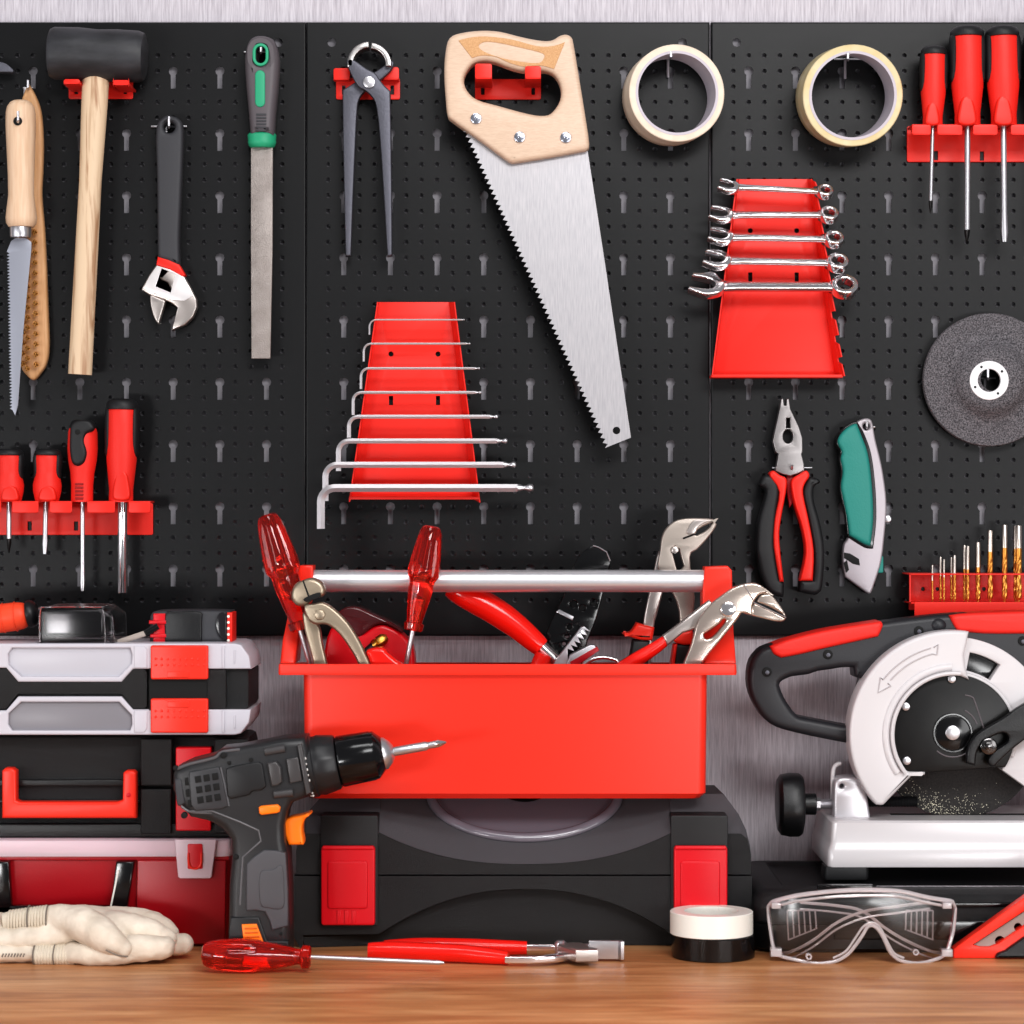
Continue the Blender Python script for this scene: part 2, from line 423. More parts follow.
pegboard(-97, 'black perforated pegboard on the wall carrying the rubber mallet and green-handled rasp')
pegboard(307, 'black perforated pegboard on the wall carrying the hand saw and hex keys')
pegboard(712, 'black perforated pegboard on the wall carrying the grinding disc and teal utility knife')

# ================================================================== HOOKS
def tool_hook(x0, y0, x1, y1, tabs, label):
    """red plate screwed to the board; tabs=(x0,x1,ytop,ybot,depth m): prongs with an upturned lip"""
    t = thing('tool_hook', label, 'hook', 'red metal tool hooks')
    sl = [rect(x0+6, y1-14, x0+9.5, y1-5), rect(x1-9.5, y1-14, x1-6, y1-5)]
    obj('back_plate', plate(rect(x0, y0, x1, y1, 2), -.002, -.0004, .4, sl), RED, t)
    for a, b, yt, yb, dp in tabs:
        s = S(-dp)
        g = [plate(rect(a, yb-2.2, b, yb), -dp, -.001, .4), plate(rect(a, yt, b, yb, 2.5), -dp-.0015, -dp, .5)]
        obj('prong', g, RED, t)
    return t
tool_hook(68.5, 81, 133, 99, [(63.5, 80, 79, 84, .05), (113, 129, 80.5, 84.5, .05)], 'red hook plate under the black rubber mallet head')
tool_hook(475, 79, 541, 99.6, [(475, 492, 63.5, 79, .056), (525, 541, 66, 79, .056)], 'red hook plate inside the wooden hand saw grip')
tool_hook(336, 78, 400, 99.5, [(333.5, 350, 68, 80, .012), (383, 399, 67, 80, .012)], 'red hook plate behind the carpenter pincers')
def peg(x, y, reach, label, wide=12, rise=8):
    t = thing('peg_hook', label, 'hook', 'small wire peg hooks')
    g = [tube([at(x-wide, y, -.003), at(x+wide, y, -.003)], .0011, n=8),
         tube([at(x, y+1, -.001), at(x, y+1, -reach), at(x, y-1, -reach-.003), at(x, y-rise, -reach-.004)], .0013, n=8),
         tube([at(x-3, y, -.003), at(x-3, y+20, -.003)], .0016, n=8)]
    obj('wire_prong', g, STEEL, t)
    return t
peg(18, 121, .058, 'thin wire peg holding the beech pull saw', 10, 10)
peg(28, 88, .02, 'thin wire peg above the wire brush tip', 5, 8)
peg(169, 126.5, .022, 'wire peg through the black-gripped adjustable wrench', 18, 10)
peg(261, 52, .03, 'wire peg through the green-handled rasp', 17, 5)
peg(671, 57.5, .052, 'wire peg inside the masking tape roll', 14, 6)
peg(848, 59, .06, 'wire peg inside the packing tape roll', 14, 6)
peg(988, 378, .028, 'wire peg through the grinding disc bore', 8, 9)
peg(792, 468, .028, 'wire peg between the combination pliers handles', 20, 3)
peg(867, 427, .022, 'wire peg through the teal utility knife', 8, 7)

# ================================================================== MALLET
t = thing('rubber_mallet', 'black rubber mallet with ash handle hanging on red hook', 'mallet')
obj('mallet_head', pspin((49.5, 53, -.036), (145.5, 57, -.036), [(0, 21), (.012, 24), (.05, 26), (.3, 26.6), (.5, 25.3), (.7, 26.2), (.93, 25.6), (.985, 23.5), (1, 20)], n=40), mat('mallet_rubber', (38, 38, 40), .48, var=((62, 62, 66), 22, (1, 1, 3)), bump=(300, .15, I3)), t)
obj('handle', pspin((96, 76, -.036), (80, 374.5, -.03), [(0, 13.4), (.1, 13.2), (.35, 11.3), (.6, 11.6), (1, 12)], n=28, squash=.8), ASH, t)
settle(t)

# dark tool end at the picture edge
t = thing('claw_hammer', 'dark steel claw tip of a hammer poking in beside the mallet', 'hammer')
obj('hammer_head', plate(sm([(-70, 60, 1), (-30, 55), (0, 61.5), (8, 65), (13.5, 70, 1), (13, 72.5, 1), (-10, 72.5), (-40, 78), (-70, 80, 1)]), -.02, -.008, 1), GUN, t)
obj('handle', pspin((-48, 70, -.014), (-50, 330, -.014), [(0, 9), (.5, 9), (1, 12)], squash=.7), ASH, t)
settle(t)

# ================================================================== WIRE BRUSH
t = thing('wire_brush', 'flat wooden wire brush with brass tufts hanging behind the pull saw', 'brush')
obj('brush_back', plate(sm([(28, 83, 1), (35, 95), (40.5, 112), (42.5, 140), (42, 170), (41, 195), (43.5, 225), (45, 250), (47.3, 310), (48.4, 345), (46, 363), (40, 373), (33, 380), (26, 375), (20, 364), (18, 330), (17, 280), (16, 230), (18, 200), (19, 150), (19, 115), (22, 97)], 3), -.014, -.002, 3), BRWOOD, t)
g = []
for i in range(14):
    for j, (cx, dy) in enumerate(((35.2 + i*.1, 0), (28.8 - i*.08, 4), (23.5, -1))):
        cy = 231 + i*10.2 + dy
        if cy > 370: continue
        for k in range(9):
            a = 2.4*k; r = .25*k**.5
            p = at(cx + r*cos(a)*2.2, cy + r*sin(a)*2.2, -.014); q = at(cx + r*cos(a)*4.2 - 1, cy + r*sin(a)*4.2 + 1.5, -.024)
            g.append(tube([p, q], [.0008, .0006], n=4))
obj('bristles', g, mat('brass_wire', (206, 152, 82), .4, .35), t)
settle(t)

# ================================================================== PULL SAW
t = thing('pull_saw', 'narrow toothed pull saw with round beech handle hanging on a peg', 'saw')
obj('handle', pspin((20.5, 100.5, -.036), (21.3, 227, -.036), [(0, 7), (.015, 10.5), (.05, 13.5), (.1, 14.8), (.2, 15), (.4, 14), (.6, 13), (.75, 12.8), (.86, 14.6), (.93, 15.6), (.97, 15), (1, 12.5)], n=28), PALEW, t)
obj('hang_hole', disc(17.5, 121, 4.4, -.0518, -.045, 16), DARK, t)
obj('ferrule', pspin((20.5, 226, -.036), (20.5, 237.5, -.036), [(0, 10.4), (.2, 10.8), (.8, 10.8), (1, 10.2)], n=24), STEEL, t)
bl = [(11, 241), (15, 238), (26, 238), (31.3, 242), (31.3, 249), (23.4, 330), (18, 405), (15.2, 415.5)] + serrate((12.5, 410), (9.6, 250), 50, 3, -1)
obj('blade', plate(bl, -.0365, -.0352, .15), mat('pull_blade', (150, 152, 162), .42, .8), t)
settle(t)

# ================================================================== ADJUSTABLE WRENCH
t = thing('adjustable_wrench', 'adjustable wrench with black grip and red band hanging jaws down', 'wrench')
grip = sm([(162, 117.5), (169, 115), (178.6, 118.5), (182.6, 128), (182.2, 160), (180.5, 200), (179, 240), (179.8, 267, 1), (168, 261, 1), (157.3, 258, 1), (156.5, 180), (155.6, 130)])
obj('grip', plate(grip, -.02, -.004, 4, [circ(169, 127, 5.6, 16)], 3), BLKG, t)
obj('grip_band', plate([(157.5, 256.5), (168, 259.5), (179, 264), (185.4, 275), (183, 277), (170, 269.5), (156, 265)], -.0195, -.005, 1.5), RED, t)
head = [(156.3, 264.5), (170, 268.5), (184.4, 276), (190, 286), (196.5, 299), (197, 307), (193, 317), (185, 325), (171.5, 330.5), (174, 320), (177.4, 307.5), (171, 303), (164.5, 300), (149, 295), (141, 289.5), (149, 275)]
worm_win = [(161.7, 268.5), (175.5, 274), (170.6, 292.5), (155.5, 286.5)]
obj('fixed_jaw', plate(head, -.018, -.006, 1.6, [worm_win]), SATIN, t)
obj('polished_face', plate([(157, 265.5), (170, 269.5), (184, 277), (193, 296), (184, 301), (172, 300), (150, 291.5), (143, 288.5), (149.5, 276)], -.0188, -.0175, .3, [worm_win]), mat('bright_steel', (226, 222, 222), .35, .5), t)
obj('sliding_jaw', plate(sm([(150, 294, 1), (165.7, 300.5, 1), (164, 306), (158.5, 324.5, 1), (155, 320), (152, 312), (150, 302)]), -.0175, -.007, 1.6), SATIN, t)
g = [pspin((160.3, 277.5, -.0135), (171.6, 282.5, -.0135), [(i/16, 4.6 if i % 4 in (1, 2) else 2.6) for i in range(17)], n=16)]
obj('worm_screw', g, mat('worm_steel', (206, 190, 176), .25, .6), t)
settle(t)

# ================================================================== RASP
t = thing('rasp', 'flat steel rasp with grey and green soft handle hanging on a peg', 'file')
ho = sm([(260.5, 34.6), (268, 36), (274.5, 41), (278.6, 58), (277.4, 85), (275, 110), (273.4, 135, 1), (250, 135, 1), (247.4, 105), (245.2, 80), (244.3, 56), (247.5, 42), (253, 36)])
def stadium(cx, y0, y1, r): return [(cx + r*cos(a), y0 + r + r*sin(a)) for a in [pi + pi*i/8 for i in range(9)]] + [(cx + r*cos(a), y1 - r + r*sin(a)) for a in [pi*i/8 for i in range(9)]]
obj('handle', plate(ho, -.034, -.008, 8, [stadium(260.5, 46, 63, 5)], 4), mat('grey_soft_grip', (92, 86, 90), .45), t)
obj('eyelet', plate(stadium(260.5, 43, 66, 8), -.0352, -.03, .8, [stadium(260.5, 46, 63, 5)]), GREEN, t)
obj('inlay', plate(stadium(260, 70, 107, 5), -.0352, -.03, 1), GREEN, t)
obj('thumb_ribs', [box(256.3, 113.5+i*3.2, 266.2, 115.3+i*3.2, -.0348, -.03, .3) for i in range(6)], BLKG, t)
obj('collar', pspin((262, 133.5, -.021), (262, 148, -.021), [(0, 13), (.12, 14.6), (.5, 14), (.62, 14.3), (.85, 13.4), (1, 11)], n=28, squash=.9), GREEN, t)
obj('file_blade', plate([(250.8, 146), (272.8, 146), (272.5, 250), (270.4, 358.6), (251.4, 358.6), (250.8, 250)], -.0235, -.0185, .5), FILE, t)
settle(t)

# ================================================================== PINCERS
t = thing('carpenter_pincers', 'dark forged carpenter pincers with long tapering legs on red hook', 'pincers')
b = obj('arm', plate(sm([(342.4, 90, 1), (352, 84), (362, 78), (374, 72), (383, 66), (390, 60), (394, 63), (391, 70), (384, 77), (374, 85), (363, 93), (358.5, 101), (357, 113), (355.6, 140), (353, 200), (351, 256, 1), (345.6, 256.5, 1), (344.2, 200), (342.8, 130)]), -.022, -.013, 1.6), GUN, t)
f = obj('arm', plate(sm([(346.5, 62), (350, 58), (356, 61), (366, 68), (375, 73), (380, 80), (385, 86), (390.3, 91, 1), (391, 130), (391.8, 190), (392.2, 255.6, 1), (387.4, 256.5, 1), (384, 200), (380, 140), (376.5, 108), (373, 98), (366, 91), (358, 86), (351, 74)]), -.032, -.022, 1.6), GUN, t)
JA = mat('ground_jaw', (182, 178, 176), .3, 1)
lj = arc_band(369.5, 64, 16.5, 22.5, 92, 188, 16); rj = arc_band(369.5, 64.5, 16, 22, -5, 86, 16)
obj('jaw', plate(lj, -.032, -.012, 1.2), JA, f, label='bright ground cutting jaw'); obj('jaw', plate(rj, -.03, -.012, 1.2), JA, b, label='bright ground cutting jaw')
obj('pivot', [disc(369, 82, 6.2, -.0345, -.02, 24, 1.4)], STEEL, t)
settle(t)

# ================================================================== HAND SAW
t = thing('hand_saw', 'large hand saw with pale wooden grip hanging blade down on red hook', 'saw')
ho = sm([(449.5, 37.4), (460.8, 32.3), (481, 29.8), (499.7, 30.9), (518, 35.4), (532.5, 38.6), (545, 40.2), (553, 39.2), (560, 35), (566.4, 33.8), (571.5, 36.6), (573.6, 43), (578, 69), (585, 112), (589.4, 143), (587, 149.5), (582, 151), (553, 156.4), (516, 162.3), (511, 162), (506, 159.5), (481, 141), (453, 121), (447.5, 115), (445.6, 100), (444, 73), (445.4, 50.8)], 3)
hole = sm([(463.8, 79.5), (467, 70.5), (474, 63), (483.3, 60.3), (495.6, 62), (512, 68), (528.4, 71.3), (545, 70.6), (555, 75.4), (560.7, 87), (560, 100), (553, 111), (545, 115), (528.4, 113.3), (497.7, 105), (477, 99), (467, 90)], 3)
obj('grip', plate(ho, -.054, -.03, 5, [hole], 4), BEECH, t)
pan = sm([(458.5, 40.5, 1), (470, 37.5), (487, 36.4), (512, 39.5), (536.6, 46), (553, 46), (565, 42, 1), (554, 69, 1), (541, 65.5), (526, 67), (510, 63), (496, 56.8), (482, 55.5), (472, 58, 1)], 3)
smo = sm([(478.5, 46), (484, 42), (497, 42.5), (525, 48.5), (543, 53.5), (543.5, 59), (538, 63), (520, 61.5), (500, 57.5), (484, 51.5)], 3)
obj('stippled_panel', plate(pan, -.0547, -.0535, .3, [smo]), TEXB, t)
for x, y in ((476, 118.4), (519.6, 137), (565.8, 137.3)):
    obj('rivet', [disc(x, y, 5.6, -.0562, -.05, 24, 1), disc(x+.5, y-.5, 1.8, -.0568, -.05, 10, .3)], mat('rivet_steel', (190, 192, 204), .22, 1), t)
bl = [(461, 126), (505, 112), (584, 135), (587.5, 150), (604.5, 260), (631, 437.6)] + serrate((605, 448), (461, 126.5), 62, 4.2, 1)
obj('blade', plate(bl, -.043, -.0416, 0, [circ(616.5, 430.5, 3.8, 16)]), BLADE, t, smooth=0)
settle(t)

# ================================================================== SCREWDRIVER RACKS
def driver_rack(x0, x1, ytop, ylip, yb0, yb1, notches, slots, xb0, xb1, label):
    t = thing('screwdriver_rack', label, 'rack', 'red metal screwdriver racks')
    obj('back_plate', plate(rect(xb0, yb0, xb1, yb1, 2), -.0022, -.0004, .5, [rect(a-2, b-4.5, a+2, b+4.5) for a, b in slots]), RED, t)
    zt = zpx(ytop, -.04); dp = .042
    segs = []; cur = x0
    for a, b in notches: segs.append((cur, a)); cur = b
    segs.append((cur, x1))
    X = lambda p, Y=-dp: (p-512)*S(Y)
    g = [wbox((X(xb0+6, -.014), -.014, zt-.0018), (X(xb1-6, -.014), -.001, zt), .0004)]
    for a, b in segs:
        g.append(wbox((X(a), -dp, zt-.0018), (X(b), -.0138, zt), .0004))
    sh = obj('shelf', g, RED, t)
    for a, b in segs:
        obj('lip', plate(rect(a, ytop, b, ylip, 2.2), -dp-.0016, -dp, .6), RED, sh)
    return t
driver_rack(-30, 150.5, 501, 513, 503, 535, [(1, 12), (38.5, 49.5), (72, 87), (115, 128.5)], [(29.6, 526), (76, 526)], -32, 153, 'red four-slot rack below the pull saw and mallet')
driver_rack(912, 1100, 124.5, 135, 126, 162, [(931, 937.3), (962.5, 973), (997.8, 1010.8), (1040, 1050)], [(936, 155.5), (982, 156), (1060, 156)], 907, 1104, 'red rack carrying long screwdrivers beside the packing tape')

def screwdriver(ax, bx, prof, ytop, ybot, shaft, tip, cap, label, Yc=-.03, sides=True, shape='phillips', oval=False, r=(0, 0)):
    """ax,bx: axis px at top and bottom of the handle; prof [(t, half width px)]; shaft=(x0,half,x1,y1)"""
    t = thing('screwdriver', label, 'screwdriver', 'red and black handled screwdrivers in the racks')
    A = (ax, ytop, Yc); B = (bx, ybot, Yc)
    n = len(cap)
    if not oval:
        wd = lambda q: next(c + (d-c)*(q-a_)/(b_-a_) for (a_, c), (b_, d) in zip(prof[:-1], prof[1:]) if a_ <= q <= b_)
        h = obj('handle', pspin(A, B, prof, n=36, squash=.95), KNURL, t)
        obj('end_cap', pspin(A, B, [(q, r_*1.03) for q, r_ in cap], n=36), BLK, t)
        for sg in (-1, 1):
            P = []; R = []
            for q, f in ((.07, .55), (.1, .9), (.16, 1), (.25, 1.04), (.35, 1), (.45, .92), (.52, .75), (.56, .4)):
                x = ax + (bx-ax)*q; y = ytop + (ybot-ytop)*q; w_ = wd(q)
                P.append(at(x + sg*w_*(.86 if q < .5 else .93), y, Yc)); R.append(w_*.27*f*S(Yc))
            obj('side_grip', tube(P, R, n=16, squash=2.25), BLK, t)
        P = lambda q, f: (ax + (bx-ax)*q + f*wd(q), ytop + (ybot-ytop)*q)
        sc_ = sm([P(.68, 0), P(.71, .3), P(.78, .52), P(.97, .66), P(.97, -.66), P(.78, -.52), P(.71, -.3)], 4)
        obj('thumb_rest', plate(sc_, Yc - wd(.8)*S(Yc)*.95 - .0005, Yc-.002, 2.5, (), 4), RED, t)
    else:
        obj('handle', pspin(A, B, prof, n=28, squash=.95), REDG, t)
        o = sm([(69.5, 434), (71, 424), (78, 420), (89, 420.5), (94, 427), (92, 431), (86, 434), (84, 441), (86.5, 452), (84, 462), (78, 466), (72, 463), (69.5, 452)])
        obj('thumb_inlay', plate(o, Yc-.0155, Yc-.006, 3.5, (), 3), BLK, t)
        obj('hang_hole', disc(77.5, 432, 2.8, Yc-.0158, Yc-.01, 14, .2), DARK, t)
        obj('end_cap', pspin(A, B, cap, n=28), BLK, t)
        obj('thumb_ribs', [box(75, 483+i*3.6, 83, 485+i*3.6, Yc-.0118, Yc-.006, .4) for i in range(5)], mat('dark_red_rib', (150, 16, 16), .6), t)  # ribs in a darker red than the handle
    x0, hw, x1, y1 = shaft
    if shape == 'hollow':
        sh = obj('shaft', pspin((x0, ybot-1, Yc), (x1, y1, Yc), [(0, hw), (.99, hw), (1, hw*.93), (1, hw*.7), (.85, hw*.7)], n=20, caps=False), CHROME, t)
    else:
        ln = y1 - ybot; k = 1 - tip/ln
        pr = [(0, hw), (k, hw)]
        if shape == 'flat': pr = [(0, hw), (k*.8, hw), (k, hw*1.25), (1, hw*.9)]
        sh = obj('shaft', pspin((x0, ybot-1, Yc), (x1, y1, Yc), pr if shape == 'flat' else pr, n=18, squash=1 if shape != 'flat' else .8), STEEL, t)
        xa = x0 + (x1-x0)*k; ya = ybot + ln*k
        if shape == 'phillips':
            obj('tip', pspin((xa, ya-.5, Yc), (x1, y1, Yc), [(0, hw), (.15, hw*.98), (.5, hw*.8), (.9, hw*.35), (1, hw*.15)], n=16, lobe=lambda a, q: 1 - .22*abs(sin(2*a))*min(1, q*3)), mat('black_oxide', (52, 50, 50), .35, .9), t)
        else:
            obj('tip', plate([(xa-hw*1.2, ya-2), (xa+hw*1.2, ya-2), (x1+hw*.95, y1), (x1-hw*.95, y1)], Yc-.0012, Yc+.0012, .3), mat('black_oxide', (52, 50, 50), .35, .9), t)
    settle(t)
STUB = [(0, 9), (.06, 12), (.2, 13.2), (.4, 12.3), (.5, 12.4), (.68, 14.4), (.8, 14), (1, 11.6)]
STUBC = [(0, 3), (0, 9), (.02, 11.5), (.06, 12.9), (.1, 13.3), (.12, 12.8)]
STUBS = [(.1, 11, 2.5), (.25, 13, 3), (.5, 12.8, 3), (.65, 13.6, 1.5)]
screwdriver(10, 9.5, STUB, 449, 502, (9, 2.4, 9, 553), 14, STUBC, 'stubby red screwdriver with black-tipped shaft, first slot by the picture edge', sides=STUBS)
screwdriver(48, 47, STUB, 449, 502, (45.8, 2.4, 44.8, 554), 10, STUBC, 'stubby red screwdriver with tapered flat shaft, second slot of its rack', sides=STUBS, shape='flat')
screwdriver(83, 82, [(0, 6), (.02, 10), (.06, 12.5), (.15, 14.6), (.35, 15.2), (.5, 14.2), (.65, 12), (.8, 11), (1, 11)], 420, 502, (82.5, 2.2, 82.5, 591), 8, [(0, 2), (0, 8), (.02, 11), (.06, 13), (.1, 13.6), (.11, 12)], 'red screwdriver with black thumb oval on its handle, third slot of its rack', oval=True, shape='flat')
LONG = [(0, 9), (.04, 13), (.1, 15), (.25, 15.4), (.4, 15.2), (.5, 15.2), (.6, 15), (.75, 13.4), (.88, 12), (1, 12.2)]
LONGC = [(0, 4), (0, 10), (.015, 13), (.04, 15), (.075, 15.6), (.1, 15.4), (.105, 14.5)]
LONGS = [(.08, 14.2, 2.2), (.2, 15, 3), (.35, 15.2, 3.2), (.5, 15, 2.4), (.58, 14.4, 1)]
screwdriver(122.5, 121, LONG, 399, 502, (122.5, 5, 122.5, 593), 1, LONGC, 'tall red nut driver with hollow chrome shaft, fourth slot of its rack', sides=LONGS, shape='hollow')
sc = lambda P, k: [(t, r*k) for t, r in P]
ss = lambda P, k: [(t, o*k, q*k) for t, o, q in P]
screwdriver(934, 932.6, sc(LONG, .82), 47, 126, (932.8, 1.9, 930.3, 213), 12, sc(LONGC, .82), 'short red screwdriver, nearest the packing tape in its rack', sides=ss(LONGS, .82), Yc=-.034)
screwdriver(967, 967.5, sc(LONG, 1.06), 27, 126, (967.5, 2.9, 967, 242), 12, sc(LONGC, 1.06), 'long red screwdriver with Phillips tip, middle of the rack by packing tape', sides=ss(LONGS, 1.06), Yc=-.034)
screwdriver(1002, 1004, sc(LONG, 1.06), 27, 126, (1003.5, 2.9, 1004.5, 242), 10, sc(LONGC, 1.06), 'long red screwdriver with pointed flat tip beside the cut-off rack end', sides=ss(LONGS, 1.06), shape='flat', Yc=-.034)
screwdriver(1042, 1044, sc(LONG, 1.1), 27, 126, (1044, 3.2, 1044, 240), 10, sc(LONGC, 1.1), 'screwdriver whose black side just shows at the picture border', sides=ss(LONGS, 1.1), Yc=-.034)

# ================================================================== HEX KEYS
t = thing('hex_key_rack', 'tapering red sheet-metal rack holding eight hex keys', 'rack')
base = [(377.6, 302), (449.5, 302), (474, 499), (350, 499)]
obj('back_plate', plate(base, -.0055, -.004, .3, [circ(391, 354, 2.5, 12), circ(438, 354, 2.5, 12), rect(389, 396, 393, 405), rect(436, 396, 440, 405)]), RED, t)
def flange(p0, p1, q0, q1, Ya, Yb, th=.0012):
    """sheet between line p0-p1 at depth Ya and q0-q1 at depth Yb"""
    a, b = at(*p0, Ya), at(*p1, Ya); c, d = at(*q0, Yb), at(*q1, Yb); o = Vector((th, 0, 0))
    V = [tuple(v) for v in (a, b, d, c, a+o, b+o, d+o, c+o)]
    return V, [(0, 1, 2, 3), (4, 7, 6, 5), (0, 4, 5, 1), (1, 5, 6, 2), (2, 6, 7, 3), (3, 7, 4, 0)]
obj('flange', flange((377.6, 302), (350, 499), (377, 302), (348.8, 502), -.005, -.03), RED, t)
obj('flange', flange((448.5, 302), (472.5, 499), (453.8, 302), (479.3, 502.5), -.005, -.03), RED, t)
obj('bottom_lip', plate([(349, 496.5), (479, 496.5), (479.5, 499.5), (348.8, 499.5)], -.03, -.004, .3), RED, t)
settle(t)
KEYS = [(319.8, 464.8, 369.5, 334.7, .8, 'thinnest hex key, topmost on the red tapering rack'),
        (343.7, 470.4, 363.8, 361.5, 1.05, 'second thinnest hex key, just above the two round rack holes'),
        (368.4, 480, 361, 389, 1.25, 'thin hex key crossing just below the two round rack holes'),
        (392.5, 481.4, 353.2, 415, 1.5, 'hex key lying just above the two rack slots'),
        (416.7, 498, 349, 437.7, 2, 'medium hex key lying just below the two rack slots'),
        (441, 507.5, 338.5, 471, 2.6, 'thick hex key, third from the bottom of its rack'),
        (464.8, 516, 325.5, 501, 3.1, 'thick hex key directly above the biggest one'),
        (488, 533.4, 321, 528.8, 4, 'biggest hex key, lowest on the rack, with ball end')]
for i, (y, xr, xl, yb, r, lab) in enumerate(KEYS):
    Yk = -.0325 - (i % 2)*.0005 - r*.0003*i
    R = 5 + r*2.2; P = [(xl, yb), (xl, y+R)]
    P += [(xl + R - R*cos(a), y + R - R*sin(a)) for a in [pi/2*k/6 for k in range(1, 6)]] + [(xl+R, y), (xr-4*r, y)]
    t = thing('hex_key', lab, 'hex key', 'silver hex keys on the red rack')
    obj('key_shaft', ptube(P, r*1.12, Yk, n=6), mat('key_steel', (208, 203, 206), .3, .7), t, smooth=25)
    obj('ball_end', pspin((xr-4.2*r, y, Yk), (xr, y, Yk), [(0, r), (.2, r), (.4, r*.6), (.55, r*.68), (.75, r*1.05), (.92, r), (1, r*.7)], n=12), STEEL, t)
    settle(t)

# ================================================================== COMBINATION WRENCHES
t = thing('wrench_rack', 'tapering red sheet-metal rack holding five chrome wrenches', 'rack')
base = [(738, 179), (808.5, 179), (835.5, 375), (712.5, 375)]
obj('back_plate', plate(base, -.0055, -.004, .3, [circ(750.3, 230.6, 2.5, 12), circ(796.7, 230.6, 2.5, 12), rect(748.3, 272.5, 752.3, 281.5), rect(794.7, 272.5, 798.7, 281.5)]), RED, t)
obj('flange', flange((738, 179), (712.5, 375), (736.5, 179), (711.5, 377), -.005, -.03), RED, t)
g = [flange((807.5, 179), (834.5, 375), (811, 179), (840, 377), -.005, -.024)]
for ya, yb in ((180, 187), (196, 211), (220, 235), (244, 259), (268, 283), (292, 312), (318, 336), (342, 358), (362, 377)):
    f = lambda y: 811 + (y-179)/198*29
    g.append(flange((f(ya), ya), (f(yb), yb), (f(ya)+3.5, ya+2), (f(yb)+4, yb-1), -.0239, -.032))
obj('flange', g, RED, t)
obj('bottom_lip', plate([(711.5, 374.5), (842, 374.5), (843, 377.5), (711.3, 377.5)], -.03, -.004, .3), RED, t)
settle(t)
def wrench(xl, yl, xr, yr, k, label, roll=40, Yc=-.036):
    """open end centred near xl, ring centred at xr (px); k = scale of the heads"""
    t = thing('combination_wrench', label, 'wrench', 'chrome combination wrenches on the red rack')
    s = S(Yc); a = at(xl, yl, Yc); b = at(xr, yr, Yc); L = (b-a).length
    ax = (b-a).normalized(); nz = Vector((0, -1, 0)); up = nz.cross(ax); 
    B = Matrix((ax, up, nz)).transposed().to_4x4()
    M = Matrix.Translation(a) @ B @ Matrix.Rotation(radians(-roll), 4, 'X')
    m = .001
    sh = [(9*k*m, 5.2*k*m), (22*k*m, 4.1*k*m), (L-14*k*m, 3.8*k*m), (L-8*k*m, 4.6*k*m), (L-8*k*m, -4.6*k*m), (L-14*k*m, -3.8*k*m), (22*k*m, -4.1*k*m), (9*k*m, -5.2*k*m)]
    g = [extr([sh], -.0028*k**.5, .0028*k**.5, .0015, 3)]
    g2 = extr([[(26*k*m, 1.7*k*m), (L-18*k*m, 1.5*k*m), (L-18*k*m, -1.5*k*m), (26*k*m, -1.7*k*m)]], .0022, .0031, .0003)
    obj('wrench_shaft', [xf(g[0], M), xf(g2, M)], CHROME, t)
    R = 12.2*k; w = 6.1*k; ang = radians(-14)
    o = sm([(12, 4.2), (7, 9), (0, R), (-8, 11.2), (-15.5, 9.5, 1), (-15.5, 6.2, 1), (-2, 6), (3.5, 3.5), (5, 0), (3.5, -3.5), (-2, -6), (-15.5, -6.2, 1), (-15.5, -9.5, 1), (-8, -11.2), (0, -R/k if 0 else -12.2), (7, -9), (12, -4.2)])
    o = [(x*m*k if abs(x) < 900 else x, y*m*k) for x, y in [(p[0], p[1] if abs(p[1]) < R else p[1]) for p in o]]
    o = [(x*cos(ang) - y*sin(ang), x*sin(ang) + y*cos(ang)) for x, y in o]
    obj('open_end', xf(extr([o], -.004*k**.5, .004*k**.5, .0014, 3), M), CHROME, t)
    ri = lambda r0, n: [(L + r0*m*k*cos(2*pi*i/n), r0*m*k*sin(2*pi*i/n)) for i in range(n)]
    star = [(L + m*k*6.3*cos(2*pi*i/24), m*k*6.3*sin(2*pi*i/24)) for i in range(24)]
    obj('ring_end', xf(extr([ri(11, 36), star], -.0052*k**.5, .0052*k**.5, .0016, 3), M), CHROME, t)
    settle(t)
wrench(730, 187, 825, 192, .74, 'smallest chrome combination wrench, topmost on the red rack')
wrench(723, 215, 829, 215, .86, 'small chrome wrench, second from the top of the red rack')
wrench(722.5, 237, 834, 239.5, .88, 'chrome wrench lying midway in the row of five')
wrench(719, 260.5, 837.5, 263, .98, 'chrome wrench directly above the largest one')
wrench(709, 286.5, 844.5, 287, 1.22, 'largest chrome combination wrench, lowest on the red rack', Yc=-.037)

# ================================================================== TAPE ROLLS
def tape(xb, yb, xf_, yf, R, ri, Yb, Yf, m, cm, label):
    t = thing('tape_roll', label, 'tape')
    A, B = at(xb, yb, Yb), at(xf_, yf, Yf); s = S(Yf)
    obj('tape_winding', spin(B, A, [(.02, R*s), (0, R*s-.0008), (0, (ri+2.6)*s), (1, (ri+2.6)*s), (1, R*s-.0006), (.98, R*s), (.6, R*s*1.004), (.5, R*s*.998)], n=64, loop=True), m, t)
    obj('core', spin(B, A, [(-.01, (ri+2.7)*s), (-.01, ri*s), (1, ri*s), (1, (ri+2.7)*s)], n=64, loop=True), cm, t)
    settle(t)
tape(669, 98.5, 677, 93, 48.6, 39.6, -.008, -.046, CREAM, CARD, 'cream masking tape roll hanging beside the hand saw')
tape(844.5, 97.5, 853, 95.5, 50.4, 41.5, -.008, -.056, YELL, CARD, 'yellowish clear packing tape roll hanging beside the screwdriver rack')

